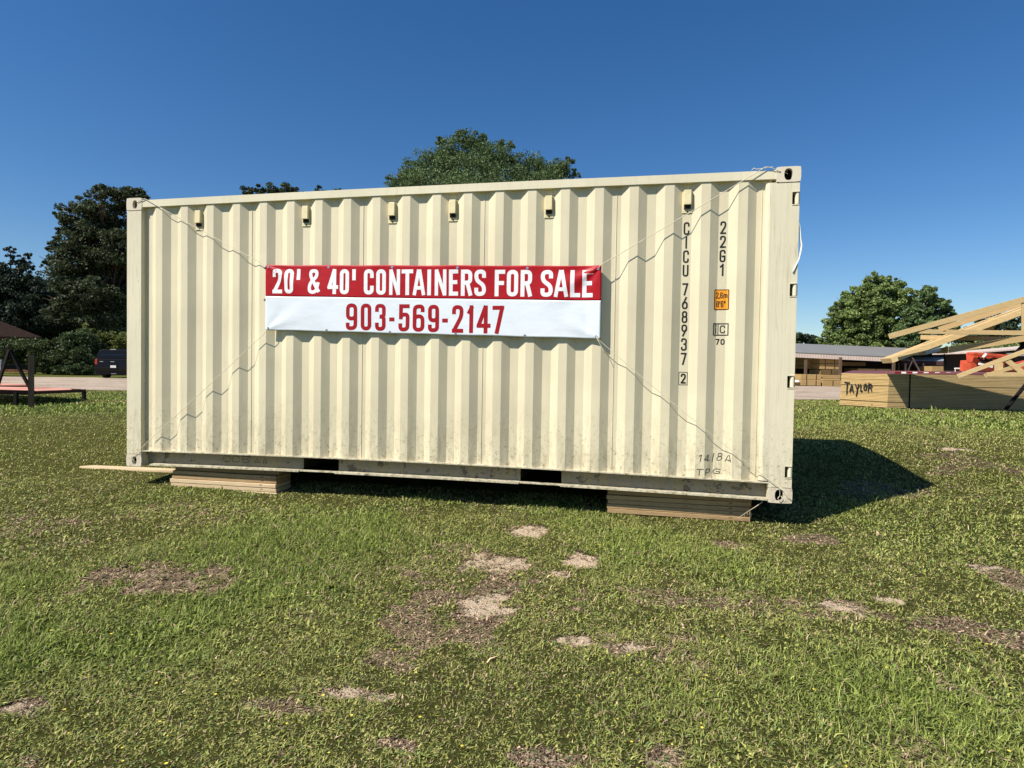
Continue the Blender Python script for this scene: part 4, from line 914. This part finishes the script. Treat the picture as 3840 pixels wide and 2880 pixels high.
for s_ in (-1, 1):
    mb = MB(); mb.box(0, 1, 0, 1, 0, 1, lambda v: tuple(TP(s_*.915-.065+.13*v[0], -.02+.05*v[1], .86+.34*v[2]))); mb.build('tail_light', M_lamp, tk, bevel=.015)
    mb = MB(); mb.box(0, 1, 0, 1, 0, 1, lambda v: tuple(TP(s_*1.16-.12+.24*v[0], 3.7+.08*v[1], 1.25+.2*v[2]))); mb.build('side_mirror', M_chrome, tk, bevel=.02)
    for bb in (1.15, 4.65):
        mb = MB(); mb.tube([TP(s_*.70, bb, .38), TP(s_*.98, bb, .38)], .38, 20); wl = mb.build('wheel', M_tire, tk)
        mb = MB(); mb.tube([TP(s_*.975, bb, .38), TP(s_*.992, bb, .38)], .2, 14); mb.build('rim', M_chrome, wl)
mb = MB(); mb.box(0, 1, 0, 1, 0, 1, lambda v: tuple(TP(-.05+.32*v[0], -.14+.02*v[1], .66+.15*v[2]))); mb.build('licence_plate', M_white, tk)
for a0, a1 in ((-.72, -.52), (-.1, .12)):
    mb = MB(); mb.box(0, 1, 0, 1, 0, 1, lambda v: tuple(TP(a0+(a1-a0)*v[0], -.012+.02*v[1], 1.02+.04*v[2]))); mb.build('tailgate_badge', M_chrome, tk)
mb = MB(); mb.tube([TP(-.05, -.02, .30), TP(.25, -.02, .30)], .03, 8); mb.build('exhaust_pipe', M_chrome, tk)
# ------------------------------------------------------------------ rusty frames at left
# post in the grass
p = at(117, 1528, 11.75); g0 = float(gz(p.x, p.y)); o = empty('steel_post', (p.x, p.y, g0), 'upright square rusty post in front of the low orange platform', 'post')
mb = MB(); prism(mb, Vector((0, 0, 0)), .042, .042, -.1, 1.0, rot=.5); mb.build('shaft', M_greyw, o)
# low orange-decked steel frame
dk = empty('orange_platform', tuple(at(0, 1510, 12.9)), 'low steel platform with a faded orange deck on the grass at left', 'platform'); h0 = Vector(dk.location)
def dp(px, py, D): return at(px, py, D)-h0
mb = MB(); mb.add([dp(-140, 1460, 11.7), dp(130, 1466, 12.3), dp(270, 1461, 13.7), dp(262, 1457, 14.1), dp(120, 1452, 14.6), dp(-140, 1448, 13.8)], [(0, 1, 2, 3, 4, 5)])
q = mb.build('deck', M_salmon, dk); q.modifiers.new('t', 'SOLIDIFY').thickness = .02
mb = MB(); mb.add([dp(-160, 1447, 13.8), dp(100, 1444, 14.6), dp(104, 1440, 15.0), dp(-160, 1433, 16.0)], [(0, 1, 2, 3)]); q = mb.build('rear_deck', M_salmon, dk); q.modifiers.new('t', 'SOLIDIFY').thickness = .02
mb = MB(); mb.beam(dp(-140, 1467, 11.7), dp(130, 1473, 12.3), .05, .09); mb.beam(dp(130, 1473, 12.3), dp(318, 1465, 13.9), .05, .06); mb.beam(dp(-160, 1452, 13.8), dp(104, 1446, 14.8), .05, .06)
mb.beam(dp(300, 1463, 14.0), dp(120, 1455, 14.8), .05, .05); mb.build('frame', M_rusty, dk)
mb = MB(); a = dp(314, 1462, 13.9); b_ = dp(316, 1506, 13.9); mb.beam(a, b_-Vector((0, 0, .05)), .06, .06, side=RX); mb.build('leg', M_blkst, dk)
mb = MB(); mb.beam(dp(60, 1472, 12.0), dp(60, 1520, 12.0), .06, .06, side=RX); mb.build('leg', M_blkst, dk)
mb = MB(); mb.tube([dp(85, 1513, 12.6), dp(262, 1501, 14.0)], .012, 6); mb.build('brace_rod', M_blkst, dk)
# A-frame hoist
af = empty('steel_a_frame', tuple(at(20, 1440, 13.5)), 'black steel A-frame with two splayed legs and a top bar, standing over the orange platform', 'steel frame'); h0 = Vector(af.location)
for (p0, p1, m_, t_) in (((34, 1312), (-40, 1545), M_blkst, .05), ((36, 1315), (116, 1462), M_blkst, .055)):
    mb = MB(); mb.beam(dp(*p0, 13.2), dp(*p1, 12.6 if p1[0] < 0 else 13.2), t_, t_, side=RX); mb.build('leg', m_, af)
mb = MB(); mb.beam(dp(-60, 1308, 13.2), dp(48, 1309, 13.2), .05, .03, side=RX.cross(Vector((0, 0, 1)))); mb.build('top_bar', M_blkst, af)
# ------------------------------------------------------------------ lumber shed on the right
D = 52
sh = empty('lumber_shed', foot(3200, D), 'long open-fronted lumber shed with a low grey metal roof, right of the container', 'shed'); h0 = Vector(sh.location)
mb = MB(); mb.add([dp(2700, 1312, 52), dp(3345, 1342, 52), dp(3560, 1315, 60), dp(2700, 1280, 62)], [(0, 1, 2, 3)]); q = mb.build('roof', M_roofg, sh); q.modifiers.new('t', 'SOLIDIFY').thickness = .1
def quadbar(mb, a, b_, c_, d_, t): mb.hull8([a, b_, b_+FW*t, a+FW*t, d_, c_, c_+FW*t, d_+FW*t])
mb = MB(); quadbar(mb, dp(2700, 1327, 51.8), dp(3348, 1357, 51.8), dp(3348, 1342, 51.8), dp(2700, 1312, 51.8), .08); mb.build('fascia', M_fasc, sh)
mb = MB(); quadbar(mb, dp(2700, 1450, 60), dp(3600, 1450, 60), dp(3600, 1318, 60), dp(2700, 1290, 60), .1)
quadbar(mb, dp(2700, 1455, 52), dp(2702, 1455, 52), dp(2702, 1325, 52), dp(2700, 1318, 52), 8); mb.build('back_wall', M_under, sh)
for px_ in (3022, 3152, 3352):
    mb = MB(); a = dp(px_, 1340 if px_ != 3022 else 1349, 51.6); b_ = Vector((a.x, a.y, -.1)); mb.beam(b_, a, .18, .18, side=RX); mb.build('post', M_greyw, sh)
# bundles of lumber in the shed: px0, px1, ytop, ybottom, D
sb = [(2990, 2998, 1425, 1434, 51, 'white wrapped block on the ground beside the container edge'), (3003, 3080, 1404, 1423, 51.3, 'lumber bundle resting on the pale ground bundles, left in the shed front'), (3004, 3078, 1424, 1446, 51, 'leftmost pale bundle on the ground at the shed front'),
      (3084, 3152, 1406, 1420, 51.4, 'thin dark bundle on the right ground bundle'), (3085, 3152, 1421, 1426, 51, 'thin pale layer between bundles at the shed front'), (3085, 3154, 1427, 1449, 51, 'right pale bundle on the ground next to the strapped bundle'),
      (3020, 3060, 1340, 1353, 54, 'top dark bundle of the rear left pile in the shed'), (3020, 3060, 1354, 1370, 54, 'second dark bundle of the rear left pile in the shed'), (3020, 3066, 1371, 1383, 54, 'low light-edged bundle of the rear left pile in the shed'),
      (3074, 3148, 1344, 1363, 52.5, 'top bundle of the tall middle pile in the shed'), (3074, 3148, 1365, 1384, 52.5, 'middle bundle of the tall middle pile in the shed'), (3080, 3148, 1386, 1405, 52.5, 'lower bundle of the tall middle pile in the shed'),
      (3152, 3246, 1358, 1372, 55, 'long bundle high in the dark back of the shed'), (3218, 3340, 1383, 1402, 53, 'reddish bundle in the shed above the strapped lumber'), (3380, 3465, 1440, 1370, 56, None)]
for it in sb:
    px0, px1, y0, y1, DD, lab = it
    if lab is None: continue
    c = at((px0+px1)/2, y1, DD); wd = (px1-px0)/F*DD/2; hh_ = (y1-y0)/F*DD
    o = empty('lumber_bundle', tuple(c), lab, 'lumber bundle', 'lumber bundles in the shed')
    mb = MB(); prism(mb, FW*1.1, wd, 1.1, 0, hh_); mb.build('boards', M_white if 'white' in lab else M_shedw, o, bevel=.02)
    if hh_ > .4 and px1-px0 > 50:
        for t in ((-.45, .5) if px0 < 3080 else (.1,)):
            mb = MB(); prism(mb, RX*wd*t-FW*.012, .02, .01, .01, hh_-.01); mb.build('strap', M_blkst, o)
# second, silver-roofed shed
s2 = empty('silver_roofed_shed', foot(3540, 60), 'farther shed with a pale galvanised roof, seen beneath the trusses', 'shed'); h0 = Vector(s2.location)
mb = MB(); mb.add([dp(3380, 1352, 58), dp(3760, 1360, 58), dp(3760, 1316, 66), dp(3340, 1314, 66)], [(0, 1, 2, 3)]); q = mb.build('roof', M_silver, s2); q.modifiers.new('t', 'SOLIDIFY').thickness = .08
mb = MB(); quadbar(mb, dp(3380, 1368, 57.8), dp(3760, 1375, 57.8), dp(3760, 1359, 57.8), dp(3380, 1352, 57.8), .1); mb.build('fascia', plain('dark_red_trim', (.09, .045, .04), .8), s2)
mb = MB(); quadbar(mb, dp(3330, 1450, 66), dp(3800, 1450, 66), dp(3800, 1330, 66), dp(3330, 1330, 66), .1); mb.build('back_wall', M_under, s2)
for px_ in (3370, 3395, 3462):
    mb = MB(); a = dp(px_, 1362, 57.5); mb.beam(Vector((a.x, a.y, -.1)), a, .12 if px_ != 3395 else .16, .12, side=RX); mb.build('post', M_greyw if px_ == 3370 else M_fasc, s2)
mb = MB(); mb.beam(dp(3420, 1340, 56), dp(3448, 1392, 56), .12, .12, side=RX); mb.build('brace', M_fasc, s2); mb = MB(); mb.beam(dp(3420, 1352, 56), dp(3404, 1392, 56), .10, .10, side=RX); mb.build('brace', M_fasc, s2)
c = at(3523, 1400, 55); o = empty('lumber_bundle', tuple(c), 'brown lumber bundle under the silver-roofed shed', 'lumber bundle', 'lumber bundles in the shed'); mb = MB(); prism(mb, FW, .70, 1.0, -.2, .62); mb.build('boards', M_shedw, o, bevel=.02)
for i, (a0, a1) in enumerate(((3580, 3603), (3609, 3635))):
    c = at((a0+a1)/2, 1382, 50); o = empty('white_roll', tuple(c), ('left' if i == 0 else 'right')+' of two short white rolls beside the orange machine', 'roll', 'white rolls'); mb = MB(); w2 = (a1-a0)/F*50/2; mb.tube([-RX*w2, RX*w2], .06, 10); mb.tube([-RX*w2*.8-Vector((0, 0, .9)), -RX*w2*.8-Vector((0, 0, .05))], .03, 6); mb.build('roll', M_white, o)
# third roof at far right
s3 = empty('white_trimmed_building', foot(3800, 48), 'dark low building with a pale roof edge behind the orange machine', 'building'); h0 = Vector(s3.location)
mb = MB(); quadbar(mb, dp(3660, 1325, 48), dp(4100, 1290, 48), dp(4100, 1282, 48), dp(3660, 1320, 48), 5); mb.build('roof', M_fasc, s3)
mb = MB(); quadbar(mb, dp(3670, 1440, 49), dp(4100, 1440, 49), dp(4100, 1294, 49), dp(3670, 1326, 49), 4); mb.build('wall', M_under, s3)
mb = MB(); quadbar(mb, dp(3780, 1335, 48.5), dp(3860, 1335, 48.5), dp(3860, 1322, 48.5), dp(3780, 1324, 48.5), .2); mb.build('sign_board', M_white, s3)
# ------------------------------------------------------------------ orange machine
om = empty('orange_telehandler', foot(3720, 30), 'orange lifting machine half hidden behind the roof trusses', 'forklift'); h0 = Vector(om.location)
mb = MB(); quadbar(mb, dp(3652, 1358, 30), dp(3780, 1362, 30), dp(3780, 1338, 30), dp(3650, 1322, 30), .5); quadbar(mb, dp(3640, 1388, 29.8), dp(3662, 1388, 29.8), dp(3664, 1360, 29.8), dp(3636, 1360, 29.8), .45)
quadbar(mb, dp(3664, 1392, 30), dp(3900, 1392, 30), dp(3900, 1370, 30), dp(3668, 1350, 30), 1.2); quadbar(mb, dp(3800, 1372, 29), dp(3900, 1356, 29), dp(3900, 1340, 29), dp(3804, 1364, 29), .3); mb.build('body', M_orangep, om, bevel=.02)
mb = MB(); quadbar(mb, dp(3650, 1330, 29.5), dp(3800, 1343, 29.5), dp(3800, 1332, 29.5), dp(3650, 1320, 29.5), .4); mb.build('boom', M_orangep, om, bevel=.02)
mb = MB(); mb.tube([dp(3672, 1350, 29.3), dp(3690, 1340, 29.2), dp(3705, 1350, 29.2), dp(3725, 1342, 29.2), dp(3750, 1348, 29.2), dp(3765, 1340, 29.2)], .04, 6); mb.tube([dp(3668, 1340, 29.3), dp(3690, 1358, 29.3), dp(3720, 1350, 29.3)], .05, 6); mb.tube([dp(3680, 1364, 29.3), dp(3700, 1346, 29.3)], .05, 6); mb.build('hydraulic_hose', M_blkst, om)
mb = MB(); mb.tube([dp(3686, 1340, 29.0), dp(3698, 1328, 29.0)], .06, 8); mb.build('cylinder', M_white, om); mb = MB(); mb.beam(dp(3672, 1364, 29.2), dp(3720, 1376, 29.2), .1, .09); mb.build('cylinder', M_white, om)
for px_ in (3690, 3860):
    c = dp(px_, 1430, 30); mb = MB(); mb.tube([c, c+FW*.3], .48, 18); mb.build('wheel', M_tire, om)
# ------------------------------------------------------------------ flatbed trailer with reflective tape
fb = empty('flatbed_trailer', foot(3500, 19.5), 'flatbed trailer edged with red and white reflective tape behind the strapped lumber', 'trailer'); h0 = Vector(fb.location)
mb = MB(); quadbar(mb, dp(3280, 1403, 20.5), dp(3860, 1412, 19), dp(3860, 1397, 19), dp(3340, 1390, 20.5), 2.3); mb.build('deck', plain('trailer_rail', (.16, .06, .06), .6), fb)
mb = MB(); mb2 = MB()
for i in range(13):
    a0 = 3356+i*42; c0_, c1_ = dp(a0, 1397+(a0-3356)*.012, 20.3-(a0-3356)*.0025), dp(a0+(24), 1397+(a0-3332)*.012, 20.3-(a0-3332)*.0025); c2_ = dp(a0+42, 1397+(a0-3314)*.012, 20.3-(a0-3314)*.0025)
    mb.beam(c0_, c1_, .01, .055); mb2.beam(c1_, c2_, .01, .055)
mb.build('red_tape', plain('red_reflector', (.22, .012, .012), .4), fb); mb2.build('white_tape', M_white, fb)
for px_ in (3420, 3560): c = dp(px_, 1500, 20.9); mb = MB(); mb.tube([Vector((c.x, c.y, .42)), Vector((c.x, c.y, .42))+FW*.3], .42, 18); mb.build('wheel', M_tire, fb)
# ------------------------------------------------------------------ strapped lumber bundle with a name sprayed on its end
A_ = at(3331, 1529, 17.0); zb_ = A_.z; Lb = at(3152, 1526, 18.25); Rb = at(4350, 1548, 16.9); tz = at(3343, 1402, 17.0).z
lb = empty('strapped_lumber_bundle', (A_.x, A_.y, zb_), 'big strapped bundle of new yellow boards with a name sprayed in black on its end', 'lumber bundle'); h0 = Vector(lb.location)
a = Vector((0, 0, 0)); l = Vector((Lb.x, Lb.y, 0))-Vector((h0.x, h0.y, 0)); r2 = Vector((Rb.x-h0.x, Rb.y-h0.y, 0)); hgt = tz-zb_
# the end face and long face as stepped board layers
nl = 23; mb = MB(); th = hgt/nl
endn = Vector((l.y, -l.x, 0)).normalized(); endn = endn if endn.dot(FW) < 0 else -endn
rr = random.Random(5)
for i in range(nl):
    o_ = endn*rr.uniform(-.012, .014)+RX*(-.03*(1-i/nl)); f_ = -FW*rr.uniform(0, .008)
    q = [a+o_+f_, r2+f_, r2+l*.98, l+o_]
    z0, z1 = i*th+.0015, (i+1)*th-.0015
    mb.cur = 0
    b0 = len(mb.v); mb.v += [tuple(p+Vector((0, 0, z0))) for p in q]+[tuple(p+Vector((0, 0, z1))) for p in q]
    for fc, mi in (((0, 1, 5, 4), 1), ((1, 2, 6, 5), 1), ((2, 3, 7, 6), 1), ((3, 0, 4, 7), 0), ((4, 5, 6, 7), 0), ((3, 2, 1, 0), 0)): mb.f.append(tuple(b0+k for k in fc)); mb.mi.append(mi)
mb.build('boards', [M_pineb, M_pines], lb)
ld = l.normalized()
sp = MB(); S1 = r2.normalized(); t = (3405-3331)/F*17.0
sp.hull8([S1*t-FW*.016, S1*(t+.035)-FW*.016, S1*(t+.035)-FW*.010, S1*t-FW*.010]+[p+Vector((0, 0, hgt)) for p in (S1*t-FW*.016, S1*(t+.035)-FW*.016, S1*(t+.035)-FW*.010, S1*t-FW*.010)]); sp.build('strap', M_blkst, lb)
for (s0, s1) in ((.05, .16), (.80, .97)):
    mb = MB(); mb.hull8([l*s0-Vector((0, 0, .12)), l*s1-Vector((0, 0, .12)), l*s1+S1*.6-Vector((0, 0, .12)), l*s0+S1*.6-Vector((0, 0, .12))]+[l*s0, l*s1, l*s1+S1*.6, l*s0+S1*.6]); mb.build('runner_block', M_dkboard, lb)
for t0_ in (.9, 2.3, 3.6):
    mb = MB(); mb.hull8([S1*t0_-Vector((0, 0, .12)), S1*(t0_+.1)-Vector((0, 0, .12)), S1*(t0_+.1)+l*.9-Vector((0, 0, .12)), S1*t0_+l*.9-Vector((0, 0, .12))]+[S1*t0_, S1*(t0_+.1), S1*(t0_+.1)+l*.9, S1*t0_+l*.9]); mb.build('runner_block', M_dkboard, lb)
LL = l.length
def emap(u, z, ly): p = l*(1-u/LL)+endn*(.045+.001*ly)+Vector((-0, 0, z)); return tuple(p)
mb = MB()                                       # sprayed name: measured along the end from its far side
for ch, u0, u1, z0, z1 in (('T', .17, .37, .36, .68), ('A', .37, .53, .38, .62), ('Y', .575, .745, .28, .64), ('L', .77, .87, .42, .62), ('O', .90, 1.03, .44, .64), ('R', 1.06, 1.22, .42, .66)):
    glyph(mb, ch, u0*LL/1.78, u1*LL/1.78, z0, z1, .034, emap, .05, .010)
ribbon(mb, [(.27*LL/1.78, .40), (.26*LL/1.78, .30)], False, .02, emap, 3, .05)
mb.build('sprayed_name', M_black, lb)
M_stamp = plain('faded_stamp', (.22, .14, .06), .8, .1)
for row in range(4):
    mb = MB()
    for c_ in range(5):
        x0 = .30+c_*.045; z0 = .30+row*.065
        mb.add([S1*x0-FW*.0105+Vector((0, 0, z0)), S1*(x0+.028)-FW*.0105+Vector((0, 0, z0)), S1*(x0+.028)-FW*.0105+Vector((0, 0, z0+.012)), S1*x0-FW*.0105+Vector((0, 0, z0+.012))], [(0, 1, 2, 3)])
    mb.build('grade_stamp', M_stamp, lb)
# ------------------------------------------------------------------ roof trusses
TD = lambda px, D0: D0-(px-3340)/F*16.2*.30
def truss(name, D0, members, plates, label, group, th_=.040):
    h = at(3340, 1402, D0); root = empty(name, tuple(h), label, 'roof truss', group); h0_ = Vector(h)
    tv = (at(3840, 1300, TD(3840, D0))-at(3340, 1300, TD(3340, D0))); tv.z = 0; tv.normalize(); sd = Vector((tv.y, -tv.x, 0))
    for (nm_, p0, p1, hp) in members:
        mb = MB(); a_ = at(p0[0], p0[1], TD(p0[0], D0))-h0_; b2 = at(p1[0], p1[1], TD(p1[0], D0))-h0_
        mb.beam(a_, b2, th_, hp*.95/F*D0, side=sd); mb.build(nm_, M_pine, root, bevel=.003)
    for (p0, p1, hp) in plates:
        mb = MB(); a_ = at(p0[0], p0[1], TD(p0[0], D0))-h0_; b2 = at(p1[0], p1[1], TD(p1[0], D0))-h0_
        mb.beam(a_, b2, th_+.006, hp/F*D0, side=sd); mb.build('connector_plate', M_zinc, root)
    return root, sd
up, sd = truss('roof_truss', 15.6, [('top_chord', (3333, 1262), (3960, 1090), 21), ('bottom_chord', (3446, 1243), (3990, 1251), 17), ('web', (3838, 1135), (3838, 1240), 12)], [((3462, 1235), (3492, 1235), 16)],
       'front roof truss of the upper pair, its tail pointing left above the lumber bundle', 'roof trusses')
up2, _ = truss('roof_truss', 16.3, [('top_chord', (3520, 1236), (3990, 1088), 20), ('bottom_chord', (3452, 1265), (3990, 1276), 17), ('web', (3714, 1190), (3714, 1236), 22)], [((3490, 1262), (3512, 1262), 14)],
       'second roof truss just behind the upper one, lower chord end showing', 'roof trusses')
low_m = [('top_chord', (3342, 1352), (3990, 1112), 21), ('bottom_chord', (3560, 1313), (3990, 1247), 21)]
lo, sdl = truss('roof_truss', 16.0, low_m, [((3470, 1322), (3525, 1308), 16)], 'lower roof truss nearest the camera, its square tail end over the sprayed bundle', 'roof trusses')
for i in range(1, 17):
    c = copy_tree(lo); c.location = Vector(lo.location)-sdl*(-.0)+FW*(.052*i)+RX*(.052*i*.30); c['label'] = ['second', 'third', 'fourth', 'fifth', 'sixth', 'seventh', 'eighth', 'ninth', 'tenth', 'eleventh', 'twelfth', 'thirteenth', 'fourteenth', 'fifteenth', 'sixteenth', 'rearmost'][i-1]+' roof truss from the front in the tightly packed lower row above the lumber'
lw, _ = truss('roof_truss', 15.4, [('top_chord', (3590, 1412), (3990, 1262), 16), ('bottom_chord', (3700, 1404), (3990, 1404), 16), ('web', (3768, 1345), (3840, 1402), 18)], [], 'short inverted truss resting on top of the lumber bundle at right', 'roof trusses')
lw2, _ = truss('roof_truss', 15.9, [('top_chord', (3690, 1410), (3990, 1320), 14), ('web', (3745, 1360), (3745, 1402), 26)], [], 'low truss behind the inverted one, only its pale upper edge showing', 'roof trusses')
# black pipe rack that carries the trusses
pk = empty('pipe_rack', tuple(at(3780, 1536, 15.2)), 'black steel pipe prop leaning in front of the lumber bundle at the right edge', 'prop'); h0 = Vector(pk.location)
mb = MB(); mb.tube([dp(3772, 1534, 15.0), dp(3850, 1438, 15.0), dp(3960, 1310, 15.0)], .045, 10); mb.build('lower_pipe', M_blkst, pk)
mb = MB(); mb.tube([dp(3765, 1392, 15.1), dp(3800, 1335, 15.1), dp(3845, 1288, 15.1)], .05, 10); mb.build('upper_pipe', M_blkst, pk)
mb = MB(); mb.tube([dp(3835, 1265, 15.1), dp(3845, 1310, 15.1)], .08, 10); mb.build('bracket', M_blkst, pk)
# thin straps round the trusses
for (p0, p1, DD, lb_) in (((3405, 1250), (3414, 1272), 15.5, 'dark band around the tail of the upper truss'), ((3411, 1336), (3418, 1352), 15.9, 'dark band hanging from the lower front truss'), ((3548, 1300), (3549, 1326), 15.9, 'dark band around the middle of the lower trusses'), ((3541, 1326), (3548, 1375), 16.2, 'thin loose strap hanging under the lower trusses')):
    mb = MB(); mb.tube([at(*p0, DD), at(*p1, DD)], .012, 6); o = mb.build('tie_band', M_blkst); tag(o, lb_, 'strap', 'truss tie bands')
